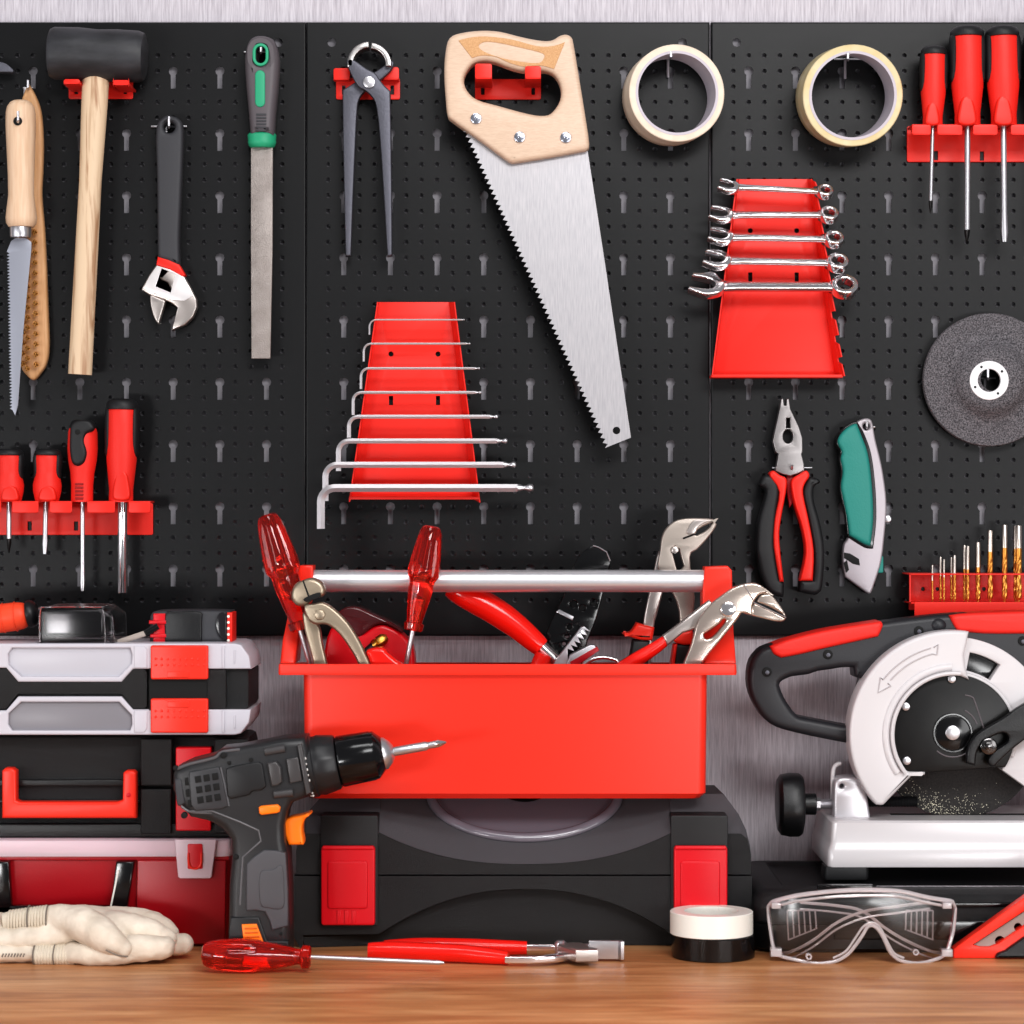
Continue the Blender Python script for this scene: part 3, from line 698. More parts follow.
# ================================================================== GRINDING DISC
t = thing('grinding_disc', 'grey abrasive grinding disc with white metal hub hanging on a peg', 'disc')
A = at(988.7, 380, -.008); s = S(-.02)
pr = [(.012, 0.0), (.012, 12*s), (0.012, 12*s)]
prof = [(0, 66.8*s), (.006, 66.8*s), (.0072, 66*s), (.0074, 44*s), (.0085, 40*s), (.013, 35.5*s), (.019, 31*s), (.0215, 26*s), (.0218, 12*s), (0, 12*s)]
obj('abrasive_wheel', spin(A, A + Vector((0, -1, 0)), prof, n=72, loop=True), GRIND, t)
obj('hub_flange', [ring(989.3, 380.4, 11.4, 19.6, -.0305, -.026, 40, .5)], mat('white_metal', (226, 224, 226), .35, .2), t)
obj('flange_dimples', [disc(989.3 + 15.6*cos(a), 380.4 + 15.6*sin(a), 1.4, -.0307, -.027, 10, .1) for a in (-.62, -2.1, 2.7, .98)], BLK, t)
settle(t)

# ================================================================== COMBINATION PLIERS
t = thing('combination_pliers', 'combination pliers with red and black handles hanging jaws up', 'pliers')
head = [(781.2, 398.6), (783.6, 399), (784, 405.5), (786.3, 405.5), (786.6, 398.8), (789, 398.8), (790.7, 409.3), (799, 426.5), (802.6, 438), (802.7, 452), (801.5, 454), (804, 463), (804.4, 471), (797, 474), (790.5, 476), (782, 474), (775.4, 471), (777, 463), (778.5, 454), (775.6, 452), (772.9, 441.5), (774.4, 433), (779.7, 409)]
oval = circ(788, 436.5, 5, 18, 7); slit = [(786.4, 418), (790, 418), (790.4, 428), (786.2, 428)]
obj('jaws', plate(head, -.026, -.012, 1, [oval, slit]), mat('plier_steel', (146, 142, 142), .36, .8, bump=(500, .12, I3)), t)
obj('jaw_backing', plate([(781, 412), (796, 412), (800, 446), (776, 446)], -.016, -.013, .3), DARK, t)
lb = sm([(760.2, 485), (763.6, 476), (771, 475), (777, 480), (780, 490), (777.5, 508), (775.4, 530), (775, 548), (779.7, 579, 1), (784.5, 583, 1), (784, 597, 1), (776.5, 596), (768, 590), (761.5, 576), (757.2, 553), (758.3, 523), (764.8, 499.5), (766, 490)], 3)
lr = sm([(770, 476), (773.3, 470.5), (780, 475), (786.8, 479), (786, 493), (781.2, 519), (779.5, 540), (784, 582, 1), (779.7, 582, 1), (774, 546), (775, 519), (779.6, 492)], 3)
obj('handle', [plate(lb, -.032, -.008, 4.5, (), 3)], BLK, t); obj('grip_inlay', plate(lr, -.0335, -.01, 2.5, (), 3), RED, t)
rr = sm([(792.6, 479), (800, 474), (806.6, 470.5), (809.8, 476), (805, 484), (803.4, 494), (808.7, 519), (814, 550), (813, 581, 1), (800, 581, 1), (806, 553), (802.3, 527.5), (795.5, 506), (791.8, 488)], 3)
rb = sm([(809.8, 477), (818.4, 479), (820.5, 482.5), (814.5, 487), (814.5, 501.7), (820.5, 523), (824.8, 551), (822.7, 586), (819, 593), (814, 595), (799.5, 592, 1), (800, 580, 1), (813, 580, 1), (814.5, 553), (808.7, 519), (803.4, 495), (805, 485)], 3)
obj('handle', plate(rb, -.032, -.008, 4.5, (), 3), BLK, t); obj('grip_inlay', plate(rr, -.0335, -.01, 2.5, (), 3), RED, t)
obj('spring_web', plate([(786.5, 474), (793, 474), (795, 500), (789.5, 508), (787, 492)], -.02, -.014, 1), REDD, t)
settle(t)

# ================================================================== UTILITY KNIFE
t = thing('utility_knife', 'curved silver utility knife with teal grip hanging point down', 'knife')
body = sm([(857, 422), (863.5, 418.6), (870, 419), (873, 424.4), (875.6, 439.4), (881.8, 465), (886, 493), (886.6, 512), (885, 532), (881.8, 559.7), (876, 580), (871, 593.5, 1), (868.5, 594, 1), (845.2, 576.9, 1), (843.2, 562), (844.2, 545), (848.5, 537), (848, 515), (845, 490), (844, 460), (847, 436), (851, 426)], 3)
obj('knife_body', plate(body, -.02, -.005, 2, [circ(866.5, 426.5, 3.4, 14)]), mat('die_cast', (172, 165, 170), .4, .35, bump=(900, .1, I3)), t)
ga = sm([(856, 421.5), (847, 425.5), (839, 433), (836.5, 443), (840.5, 452), (839.5, 459), (841.5, 471.6), (840, 487), (842.5, 502), (845, 512.4), (846, 519), (848, 537.5, 1), (864, 547.5), (873.2, 548.8, 1), (876.5, 519), (875.5, 486.6), (871.5, 454.4), (864.5, 434), (860, 426)], 3)
gp = sm([(856.2, 423.4), (847.4, 427.6), (840.2, 435), (838, 442.6), (842.2, 452), (841, 458.7), (843.2, 471.6), (841.3, 486.6), (844.2, 501.7), (846.3, 512.4), (847.6, 519), (849.8, 535.5, 1), (864.6, 544.4), (871, 546, 1), (873.8, 519), (872.6, 486.6), (868.6, 454.4), (861.8, 435), (859, 428)], 3)
obj('blade_slot', [plate([(844, 552.5), (850, 553.5), (859, 559), (860, 565.5), (853, 564), (844, 558)], -.0203, -.01, .2), plate([(843.6, 563), (847, 560), (849, 570), (846, 573)], -.0203, -.01, .2)], DARK, t)
obj('gasket', plate(ga, -.0208, -.004, 1), BLKS, t)
obj('grip', plate(gp, -.025, -.003, 4, (), 3), TEAL, t)
obj('blade_button', plate(rect(877.5, 556, 883.5, 573, 1.5), -.018, -.008, 1), TEAL, t)
obj('lock_stud', [disc(888, 519, 3.6, -.018, -.006, 14, .8)], STEEL, t)
settle(t)

# ================================================================== DRILL BITS
t = thing('drill_bit_rack', 'red metal box rack under the grinding disc holding gold drill bits', 'rack')
obj('back_plate', plate(rect(909, 573, 1080, 610, 1), -.0022, -.0004, .3, [circ(x, 589, 2, 10) for x in (923, 937.5, 984)]), RED, t)
X = lambda p, Y: (p-512)*S(Y)
g = [wbox((X(909, -.045), -.045, zpx(573.6, -.045)-.0013), (X(1080, -.045), -.0005, zpx(573.6, -.045)), .0003)]
obj('top_shelf', g, RED, t)
obj('bottom_shelf', wbox((X(911, -.045), -.045, zpx(602.5, -.045)-.0013), (X(1080, -.045), -.0005, zpx(602.5, -.045)), .0003), RED, t)
obj('end_plate', flange((909, 573), (909, 603), (909.5, 573.5), (909.5, 602), -.0005, -.045), RED, t)
obj('front_lip', plate(rect(914.5, 602, 1080, 622), -.0465, -.045, .4), RED, t)
settle(t)
BITS = [(932.4, 565, 1, -.03, 'thinnest gold drill bit, first in the red bit rack'), (940.6, 557, 1.3, -.03, 'thin drill bit second in the rack, taller of its close pair'),
        (944, 559.3, 1.1, -.036, 'thin drill bit second in the rack, shorter of its close pair'), (951.4, 557.3, 1.3, -.03, 'slim drill bit, shorter of the pair by the rack hole'),
        (954.6, 555.2, 1.5, -.036, 'slim drill bit, taller of the pair by the rack hole'), (964.6, 545.2, 1.7, -.03, 'medium drill bit, taller of the touching middle pair'),
        (967.8, 546, 1.6, -.036, 'medium drill bit, shorter of the touching middle pair'), (978, 542.2, 2.5, -.03, 'gold drill bit between the middle pair and the ringed bit'),
        (990.2, 530.3, 2.8, -.03, 'drill bit with dark rings scored around its shank'), (1004.6, 524.8, 2.8, -.03, 'tall gold drill bit next to the ringed one'),
        (1015.6, 526, 2.3, -.026, 'slimmer gold drill bit half hidden behind the thickest one'), (1018.6, 525.5, 3.2, -.034, 'thickest gold drill bit, at the picture border')]
for i, (x, yt, r, Yb, lab) in enumerate(BITS):
    t = thing('drill_bit', lab, 'drill bit', 'gold drill bits in the red rack')
    ym = yt + (602 - yt)*(.42 if i < 8 else .3); yf = yt + (602-yt)*.6
    sk = [(0, r*.85), (.03, r), (1, r)]
    if i == 8: sk = [(0, r*.85), (.03, r)] + [q for k in range(5) for q in ((.12+k*.12, r), (.125+k*.12, r*.8), (.145+k*.12, r*.8), (.15+k*.12, r))] + [(1, r)]
    obj('shank', pspin((x, yt, Yb), (x, ym, Yb), sk, n=14), mat('bit_silver', (206, 196, 188), .3, 1), t)
    yb = 602.4
    zb = zpx(602.5, -.045) + .0002
    a = at(x, ym-.3, Yb); b = Vector((a.x, a.y, zb)); n = 26
    obj('flutes', spin(a, b, [(k/n, r*S(Yb)*(1 if k < n-1 else .5)) for k in range(n+1)], n=12, lobe=lambda q, tt: 1 - .42*max(0, cos(2*q))**2*min(1, max(0, (tt-.12)*6)), twist=6 if r > 1.4 else 9), GOLD, t)
    settle(t)
# ================================================================== helpers for boxes
def rloop(x0, x1, y0, y1, r, n=4):
    o = []
    for cx, cy, a in ((x1-r, y0+r, -pi/2), (x1-r, y1-r, 0), (x0+r, y1-r, pi/2), (x0+r, y0+r, pi)):
        o += [(cx + r*cos(a + pi/2*i/n), cy + r*sin(a + pi/2*i/n)) for i in range(n+1)]
    return o
def loft(loops, n=4, caps=True):
    """loops of (x0,x1,y0,y1,z,r) world metres"""
    V = []; F = []; m = None
    for x0, x1, y0, y1, z, r in loops:
        L = rloop(x0, x1, y0, y1, max(r, .0002), n); m = len(L); V += [(x, y, z) for x, y in L]
    for i in range(len(loops)-1):
        for j in range(m): F.append((i*m+j, i*m+(j+1) % m, (i+1)*m+(j+1) % m, (i+1)*m+j))
    if caps:
        F.append(tuple(range(m-1, -1, -1))); k = (len(loops)-1)*m; F.append(tuple(k+j for j in range(m)))
    return V, F
def X(px, Y): return (px-512)*S(Y)
def shape_y(geo, fn):
    return [fn(*v) for v in geo[0]], geo[1]

# ================================================================== BLACK SAW CASE
CF = -.2
t = thing('power_tool_case', 'black power tool case with two red latches under the open red toolbox', 'case')
ZT = zpx(800, CF); ZS = zpx(875, CF)
def curve_y(x):          # lower edge of the sloping scoop, photo px
    u = (x - 525.5)/147
    return 864.5 - 32*abs(u)**2.4 if abs(u) < 1 else 806
xs = [(300, 812), (318, 801), (322, 800)]
V = []; F = []
cols = [296, 300, 306, 314, 320, 377.5, 378.5] + [379 + i*(672-379)/40 for i in range(41)] + [672.5, 673.5, 728, 735, 741, 747, 751]
def top_px(x):
    if x < 320: return 800 + (320-x)*1.05 if x > 306 else 815 + (306-x)*3
    if x > 728: return 800 + (x-728)*1.35 if x < 745 else 823 + (x-745)*4
    return 800
SV = []; SF = []; SR = []
for x in cols:
    scoop = 378.6 < x < 672.4
    yt = top_px(x); yc = curve_y(x) if scoop else max(834, yt + 8)
    Yt = CF + .1*min(1, (yc-800)/60) if scoop else CF + .05*min(1, (yc-yt)/34)
    Yb = -.05
    P = [at(x, 874.5, CF), at(x, yc, CF), None, None, None]
    P[2] = Vector((X(x, CF), Yt, zpx(yt, CF))); P[3] = Vector((X(x, CF)*.995, Yb, zpx(yt, CF)-.002)); P[4] = Vector((X(x, CF), Yb, ZS+.0005))
    V += [tuple(p) for p in P]
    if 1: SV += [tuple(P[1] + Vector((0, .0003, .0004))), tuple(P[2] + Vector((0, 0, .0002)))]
for i in range(len(cols)-1):
    for j in range(5):
        F.append((i*5+j, (i+1)*5+j, (i+1)*5+(j+1) % 5, i*5+(j+1) % 5))
F.append((0, 1, 2, 3, 4)); k = (len(cols)-1)*5; F.append((k+4, k+3, k+2, k+1, k))
lid = obj('lid', (V, F), BLKT, t, smooth=24)
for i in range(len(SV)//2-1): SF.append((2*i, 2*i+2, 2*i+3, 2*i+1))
obj('scoop_sheen', (SV, SF), mat('sheen_grey_plastic', (88, 86, 90), .6, bump=(2400, 1, I3)), lid, smooth=30, label='sloping panel with top-light sheen painted as lighter grey')  # same black plastic as the lid; lighter grey paints the top-light sheen
V = []; F = []
cols2 = [294, 296, 298, 303] + [379 + i*(672-379)/40 for i in range(41)] + [740, 748, 752]
def arch_y(x):
    u = (x-525.5)/147; return 889 + 45.5*abs(u)**2.2
for x in cols2:
    mid = 379 <= x <= 672
    ya = arch_y(x) if mid else 935
    Yr = CF + (.014 if mid else .001)
    zb = .0003
    bx = 0 if 300 < x < 745 else (6 if x < 300 else -4)
    P = [Vector((X(x, CF), -.05, ZS-.0008)), at(x, 876, CF), at(x, ya, CF), Vector((X(x, CF), Yr, zpx(ya+2.5, CF))), Vector((X(x+bx, CF), Yr, zb)), Vector((X(x+bx, CF), -.05, zb))]
    V += [tuple(p) for p in P]
for i in range(len(cols2)-1):
    for j in range(6): F.append((i*6+j, (i+1)*6+j, (i+1)*6+(j+1) % 6, i*6+(j+1) % 6))
F.append(tuple(range(6))); k = (len(cols2)-1)*6; F.append(tuple(k+5-j for j in range(6)))
base = obj('base', (V, F), BLKT, t, smooth=24)
for x0, x1 in ((320.5, 378), (671, 728)):
    obj('latch_pocket', plate(rect(x0, 815.5, x1, 926, 2), CF-.0025, CF+.03, .8), BLK, lid)
for k, (x0, x1) in enumerate(((321, 375), (674, 727.5))):
    l = obj('latch', [plate(rect(x0, 846.5, x1, 925.5, 3), CF-.009, CF-.001, 1.6),
                  plate(rect(x0+6.5, 861, x1-7.5, 909, 3), CF-.0105, CF-.008, 1.2),
                  plate(rect(x0+1, 846, x1-1, 850, 1.5), CF-.0105, CF-.004, 1.2)], REDL, t)
    obj('latch_ribs', [box(x0+16+i*7.5, 910.5, x0+20+i*7.5, 924.5, CF-.0102, CF-.008, .5) for i in range(3)], REDL, l)
# half round glossy dish set into the scoop
sl = []
s = S(CF)
def scoop_pt(x, y):      # point of the scoop surface seen at photo px near (x, y)
    yc = curve_y(x); f = min(1, max(0, (yc-y)/(yc-800))); Yt = CF + .1*min(1, (yc-800)/60)
    # follow the slope so that depth grows with height
    return Vector((X(x, CF), CF + (Yt-CF)*f, zpx(yc, CF) + (ZT - zpx(yc, CF))*f))
def dish(R0, R1, lift, n=36, cx=525, a0=4, rows=4):
    V = []; F = []
    for i in range(n+1):
        a = radians(180 + a0 + (180-2*a0)*i/n)
        for j in range(rows+1):
            r = R0 + (R1-R0)*j/rows
            p = scoop_pt(cx + r*cos(a), 803 - r*.42*sin(a)); q = p + Vector((0, -lift*.85, lift*.55)); V.append(tuple(q))
    m = rows+1
    for i in range(n):
        for j in range(rows): F.append((i*m+j, (i+1)*m+j, (i+1)*m+j+1, i*m+j+1))
    return V, F
obj('dish', [dish(24, 92, .003)], DISC, lid, smooth=60)
rimp = [scoop_pt(525 + 97*cos(radians(185 + 170*i/40)), 803 - 97*.42*sin(radians(185 + 170*i/40))) + Vector((0, -.0025, .002)) for i in range(41)]
obj('dish_rim', [tube(rimp, .005, n=10, squash=.7)], DISC, lid, smooth=60)
obj('dish_hole', [dish(1, 23, .0026)], DARK, lid, smooth=60)
settle(t)

# ================================================================== OPEN RED TOOLBOX
TF, TB = -.195, -.045
t = thing('open_toolbox', 'bright red open tool tote with silver carrying bar standing on the black case', 'toolbox')
zb = ZT + .0003; zr0 = zpx(675, TF-.006); zr1 = zpx(664.5, TF-.006)
x0, x1 = X(303, TF), X(707.5, TF); rx0, rx1 = X(278.5, TF-.006), X(736.5, TF-.006)
L = [(x0+.004, x1-.004, TF+.004, TB-.004, zb, .008), (x0+.0005, x1-.0005, TF+.0005, TB, zb+.004, .009), (x0-.001, x1+.001, TF, TB, zr0+.001, .008),
     (x0-.002, x1+.002, TF-.001, TB+.001, zr0+.003, .008)]
L2 = [(x0-.001, x1+.001, TF, TB, zr0+.003, .007)]
tub = loft([(x0+.006, x1-.006, TF+.006, TB-.006, zb, .008), (x0+.001, x1-.001, TF+.001, TB-.001, zb+.005, .009), (x0, x1, TF, TB, zr0+.004, .008),
            (x0, x1, TF, TB, zr1-.002, .008), (x0+.003, x1-.003, TF+.003, TB-.003, zr1-.002, .006), (x0+.003, x1-.003, TF+.003, TB-.003, zb+.02, .006), (x0+.006, x1-.006, TF+.006, TB-.006, zb+.0035, .006)])
def dip(g): return shape_y(g, lambda x, y, z: (x, y, z - (.0075*max(0, (y-TF)/(TB-TF)) if z > ZT+.06 else 0)))
obj('tub', dip(tub), REDP, t)
rim = loft([(x0+.0015, x1-.0015, TF+.0015, TB-.0015, zr0+.003, .006), (x0-.001, x1+.001, TF-.001, TB+.001, zr0, .007), (rx0, rx1, TF-.006, TB+.006, zr0, .003), (rx0-.0004, rx1+.0004, TF-.0064, TB+.0064, zr0+.002, .003), (rx0, rx1, TF-.006, TB+.006, zr1, .003), (rx0+.0008, rx1-.0008, TF-.0052, TB+.0052, zr1+.0005, .003), (x0+.0015, x1-.0015, TF+.0015, TB-.0015, zr1, .006)], caps=False)
obj('rim', dip(rim), REDP, t)
def post(pts, wide):
    g = plate(pts, -.16, -.06, 3)
    z0, z1 = zpx(664, -.16), zpx(632, -.16); c = -.12
    def fn(x, y, z):
        h = .017 if z > z1 else .017 + (wide-.017)*min(1, max(0, (z1-z)/(z1-z0)))
        return (x, c + (y+.11)/.05*h, z)
    return shape_y(g, fn)
# subdivide so the flare at the foot follows
def fine(geo, cuts):
    bm = bmesh.new(); vs = [bm.verts.new(v) for v in geo[0]]
    for q in geo[1]:
        try: bm.faces.new([vs[i] for i in q])
        except ValueError: pass
    for py in cuts:
        z = zpx(py, -.16)
        bmesh.ops.bisect_plane(bm, geom=bm.verts[:]+bm.edges[:]+bm.faces[:], plane_co=(0, 0, z), plane_no=(0, 0, 1))
    bm.verts.index_update(); g = [tuple(v.co) for v in bm.verts], [tuple(v.index for v in f.verts) for f in bm.faces]; bm.free(); return g
def post2(pts, wide):
    g = fine(plate(pts, -.16, -.06, 3), (632, 640, 650, 658))
    z0, z1 = zpx(664, -.16), zpx(632, -.16)
    return shape_y(g, lambda x, y, z: (x, -.12 + (y+.11)/.05*(.017 if z > z1 else .017 + (wide-.017)*min(1, (z1-z)/(z1-z0))), z))
obj('end_post', post2([(298, 566), (311, 566), (311, 596), (305, 610), (298, 626), (294, 664), (279.5, 664), (281, 640), (288, 605), (296, 575)], .036), REDP, t)
obj('end_post', post2([(707, 567.5), (730, 566.5), (734, 571), (736.5, 664), (704.5, 664), (704.5, 592)], .036), REDP, t)
obj('carrying_bar', spin(at(307, 581, -.12), at(710, 581, -.12), [(0, .0107), (1, .0107)], n=40), ALU, t)
settle(t)

# ================================================================== TOOLS IN THE TOTE
def clear_driver(a, b, prof, sh, label, Yc, lobes=6):
    t = thing('screwdriver', label, 'screwdriver', 'clear red handled screwdrivers')
    def lb(q, tt): return 1 - (.13 if tt < .44 else .05)*(.5+.5*cos(lobes*q))**2*min(1, tt*8)
    obj('handle', pspin((*a, Yc) if len(a) == 2 else a, (*b, Yc) if len(b) == 2 else b, prof, n=48, lobe=lb), REDCLR, t, smooth=30)
    p, q, r = sh; p = (*p, Yc) if len(p) == 2 else p; q = (*q, Yc) if len(q) == 2 else q
    obj('shaft', pspin(p, q, [(0, r), (.96, r), (1, r*.5)], n=16), STEEL, t)
    settle(t); return t
CP = [(0, 6), (.015, 9), (.06, 11.5), (.15, 13.5), (.3, 15.8), (.42, 17.2), (.47, 16.8), (.52, 13.6), (.55, 13), (.62, 13), (.75, 11), (.88, 8.8), (.92, 8.2), (.93, 10.5), (.985, 10.2), (1, 8.5)]
clear_driver((267, 514.5), (301, 630), [(q, r*1.08) for q, r in CP], ((298, 622), (322, 706), 2.6), 'clear red screwdriver leaning against the tote end, its fluted handle tilted left', -.156)
clear_driver((432, 526), (413, 630.5), CP, ((414.5, 622), (398, 706), 2.6), 'clear red screwdriver standing in front of the silver carrying bar', -.155)

t = thing('end_nippers', 'grey-brown end nippers with curved arms sticking up from the tote', 'nippers')
hd = sm([(291, 597), (292.5, 588), (297, 582.5), (303, 580, 0)[:2], (311, 578), (319, 580.5), (324, 586), (325, 593), (321, 597), (312, 600), (305, 606), (297.5, 606), (293, 602)], 3)
obj('cutting_head', [plate(hd, -.184, -.164, 4, (), 3)], NICKEL, t)
obj('cutting_seam', plate([(302.5, 581), (303.6, 580.5), (309.5, 596), (308, 597)], -.1845, -.18, .1), DARK, t)
obj('mouth', plate(sm([(303.5, 599), (311, 595), (319.5, 592.5), (320, 597), (311, 600.5), (306, 602)]), -.1847, -.178, .3), DARK, t)
obj('arm', plate(sm([(304, 606), (313, 604), (323, 602.5), (334, 609), (348, 623), (359.5, 641), (366, 655), (370, 664), (382, 700, 1), (372, 702, 1), (358, 664), (350, 649), (339, 634), (327, 625), (315, 624.5), (307, 618)], 3), -.186, -.172, 2.5, (), 3), NICKEL, t)
obj('arm', plate(sm([(303, 612), (314, 620), (320, 628), (322, 642), (327, 664), (332, 700, 1), (318, 700, 1), (313, 664), (308, 644), (304, 628)], 3), -.171, -.16, 2.5, (), 3), NICKEL, t)
obj('pivot', [disc(319.5, 615, 5.2, -.1885, -.17, 20, 1)], NICKEL, t)
obj('grip', plate(sm([(366, 652), (372, 648.5), (383, 648), (388, 653), (396, 660), (404, 668), (400, 700, 1), (380, 700, 1), (370, 664)], 3), -.1865, -.162, 4, (), 3), REDV, t, label='orange-red plastic grip')
settle(t)

t = thing('tape_measure', 'round dark red tape measure with smoky cover lying in the tote', 'tape measure')
body = sm([(322, 700, 1), (324, 655), (330, 630), (345, 617), (359, 634), (373, 627), (384, 624.8), (399, 631.5), (410, 643), (414, 655), (414.5, 672), (412, 700, 1)], 3)
obj('case', plate(body, -.115, -.07, 4, (), 3), mat('tape_red', (204, 16, 30), .3), t)
obj('cover', plate(sm([(336, 616), (338, 612), (346.7, 607), (359, 607.5), (373, 614), (390, 621.5), (401.5, 628.5), (402, 633), (394, 628.5), (384, 624), (373, 626.5), (359, 637), (350, 628)], 3), -.117, -.07, 2.5), SMOKER, t, label='smoky red cover')
obj('lock_knob', [pspin((366, 652, -.122), (374, 645.5, -.122), [(0, 4), (1, 4.5)], n=14)], BLKP, t)
obj('knob_tip', [pspin((373.5, 646, -.122), (387, 636.5, -.122), [(0, 5.5), (.25, 6), (.3, 5), (.38, 6.2), (.75, 6), (1, 3)], n=18)], BRASS, t, label='brass knob tip')
settle(t)

t = thing('slip_joint_pliers', 'toothed-jaw pliers with long red dipped grip slanting below the silver bar', 'pliers')
gp = [(448, 588), (463, 594.5), (490, 608), (515, 625), (535, 642), (541, 647.5)]
obj('grip', ptube(curve_pts(gp), lerp_list([8, 12, 14, 13.6, 12, 10.5, 9.5], len(curve_pts(gp))), -.1, n=20), REDV, t)
obj('grip', ptube(curve_pts([(536, 700), (538, 672), (544, 654)]), lerp_list([9, 9.5, 8.5], 11), -.112, n=18), REDV, t)
obj('neck', ptube([(538, 644), (556, 661), (575, 690)], [7, 7, 9], -.1, n=16), CHROME, t)
jaw = [(552, 668), (556, 660), (581, 627.5), (584, 626.5), (591, 632)]
n = 6; q0, q1 = (591, 632), (571, 655)
tt = []
for i in range(n):
    f = i/n; g_ = (i+.5)/n
    tt += [(q0[0]+(q1[0]-q0[0])*f, q0[1]+(q1[1]-q0[1])*f), (q0[0]+(q1[0]-q0[0])*g_ - 5, q0[1]+(q1[1]-q0[1])*g_ - 4.2)]
obj('toothed_jaw', plate(jaw + tt + [(568, 664), (575, 700), (560, 700)], -.128, -.112, .5), STEEL, t)
obj('toothed_jaw', [plate([(567, 663.5), (570, 655), (590, 645), (594, 645), (599, 650.5), (579, 664.5), (585, 700), (572, 700)], -.134, -.118, 1)], STEEL, t)
obj('jaw_face', plate([(570, 662), (597, 646.5), (599.3, 650.5), (579, 664.5), (572, 668)], -.1345, -.12, .5), REDD, t)
obj('spring', ptube(curve_pts([(580, 668), (589, 661), (600, 657.5), (611, 658.5), (619, 663), (624, 680)]), 2, -.14, n=10), CHROME, t)
settle(t)

t = thing('wire_stripper', 'black flat wire stripper with round holes standing at the back of the tote', 'wire stripper')
o = sm([(592, 545.5, 1), (598, 546.5), (606, 551, 1), (610, 558), (610, 566), (604, 590), (596, 620), (588, 640), (582, 664), (575, 700, 1), (548, 700, 1), (545, 664), (545, 637), (553, 618), (562, 599), (571, 575), (578, 557)], 3)
obj('stripper_plate', plate(o, -.07, -.064, 1.2, [circ(573.5, 604, 3.6, 14), circ(582.5, 608, 3, 14), circ(593.5, 602.5, 3.4, 14), circ(569.5, 627, 2.6, 12), circ(567, 636, 2.4, 12), circ(564, 644, 2, 12)]), BLKS, t)
obj('cutting_edge', plate([(556, 612), (559, 609.5), (574, 616.5), (572.5, 620.5)], -.0715, -.066, .4), STEEL, t)
obj('nose_edge', ptube([(593, 545.5), (599, 547.5), (606.5, 552), (610.3, 561)], .7, -.0705, n=6), STEEL, t)
settle(t)

t = thing('water_pump_pliers', 'matt nickel pump pliers standing upright behind the silver bar', 'pliers', 'water pump pliers in the tote')
up = sm([(658, 568), (660, 552), (662, 537), (667.4, 527), (678, 519.8), (693.8, 518), (713, 518.8, 1), (716.8, 524.4, 1), (714, 530), (705.5, 541), (697, 550), (690, 557), (694, 590), (695, 600), (692, 625), (689, 664), (690, 700, 1), (672, 700, 1), (676, 664), (680, 621), (676, 600), (667, 585)], 3)
mouth = [(695, 535), (697.5, 530), (703, 526.5), (713.5, 522), (709, 528), (704, 532), (697, 535.5)]
slot = [(671.5, 549), (675, 546), (679, 549), (684, 566), (681, 570), (677, 570)]
obj('arm', plate(up, -.088, -.076, 1.6, [mouth, slot]), mat('plier_nickel', (168, 158, 150), .38, .7, bump=(700, .1, I3)), t)
obj('jaw_line', ptube([(683, 538.5), (695, 534)], 1, -.0882, n=6), DARK, t)
obj('jaw_plate', plate(sm([(687, 531), (692, 522), (697, 519.5, 1), (712, 520, 1), (699, 526), (694.5, 534, 1), (688, 534)], 3), -.0895, -.086, .6), SATIN, t)
obj('arm', plate(sm([(659, 551), (664, 560), (668, 575), (662.5, 594), (657, 615), (653.7, 630), (648, 700, 1), (634, 700, 1), (643, 625), (648.8, 594), (654, 570)], 3), -.075, -.065, 1.6), SATIN, t)
obj('pivot_pin', [disc(675, 550, 3.6, -.0915, -.08, 16, .8)], SATIN, t)
obj('grip_collar', plate(sm([(622.5, 634), (631, 632), (637, 623, 1), (654.7, 627.5, 1), (652.5, 640.5, 1), (640, 640), (630, 637)], 3), -.085, -.055, 3), REDP, t)
obj('grip_collar', plate(sm([(674, 641), (680, 632.5), (693, 630, 1), (694, 644.5, 1), (683, 645)], 3), -.098, -.066, 3), REDP, t)
obj('grip', plate([(633, 640), (650, 641), (646, 700), (622, 700)], -.083, -.058, 3), BLK, t)
obj('grip', plate([(676, 644), (692, 645), (693, 700), (671, 700)], -.096, -.068, 3), BLK, t)
obj('grip_inlay', plate([(671, 664), (674, 645), (677.5, 644), (675, 664), (674, 700), (669, 700)], -.098, -.07, 1.5), RED, t)
settle(t)

t = thing('water_pump_pliers', 'shiny pump pliers leaning out over the tote end post', 'pliers', 'water pump pliers in the tote')
hd = sm([(721, 596), (732, 588.5), (743.6, 583.8), (756, 583), (764, 587.5), (770, 593.5), (763.5, 594, 0)[:2], (759, 595.5), (754, 602), (752, 608), (752.5, 616, 1), (747, 614.5), (741.6, 613.5), (737, 620), (720, 641), (702, 664), (680, 700, 1), (668, 700, 1), (684, 663), (691.8, 643), (698, 621), (709.4, 605.5)], 3)
slot = sm([(704, 634.5), (709, 631), (719, 624), (723, 619.5), (726, 621), (722, 627), (713, 637), (706, 639)], 3)
obj('arm', plate(hd, -.174, -.16, 2, [slot], 3), mat('polished_steel', (206, 192, 182), .22, .85), t)
obj('lower_jaw', plate(sm([(752.6, 616, 1), (751.6, 609), (754.5, 603.5, 1), (762, 606), (786, 618.5, 1), (783, 621.3), (775, 621.5), (764, 619)], 3), -.174, -.16, 1.6, (), 3), mat('polished_steel', (206, 192, 182), .22, .85), t)
obj('upper_jaw', plate(sm([(756, 583.4, 1), (764, 587.2), (772, 595), (781.6, 607.4), (786.8, 617, 1), (772, 608), (757, 602, 1), (761, 595.5), (769.5, 594, 1)], 3), -.1745, -.16, 1.6, (), 3), mat('polished_steel', (206, 192, 182), .22, .85), t)
obj('jaw_line', [ptube([(743.6, 584.3), (753, 600)], .8, -.1742, n=6), ptube([(753.5, 602.5), (786, 617.6)], .55, -.1747, n=6)], STEEL, t)  # bright lines stand in for highlights on the jaw edges
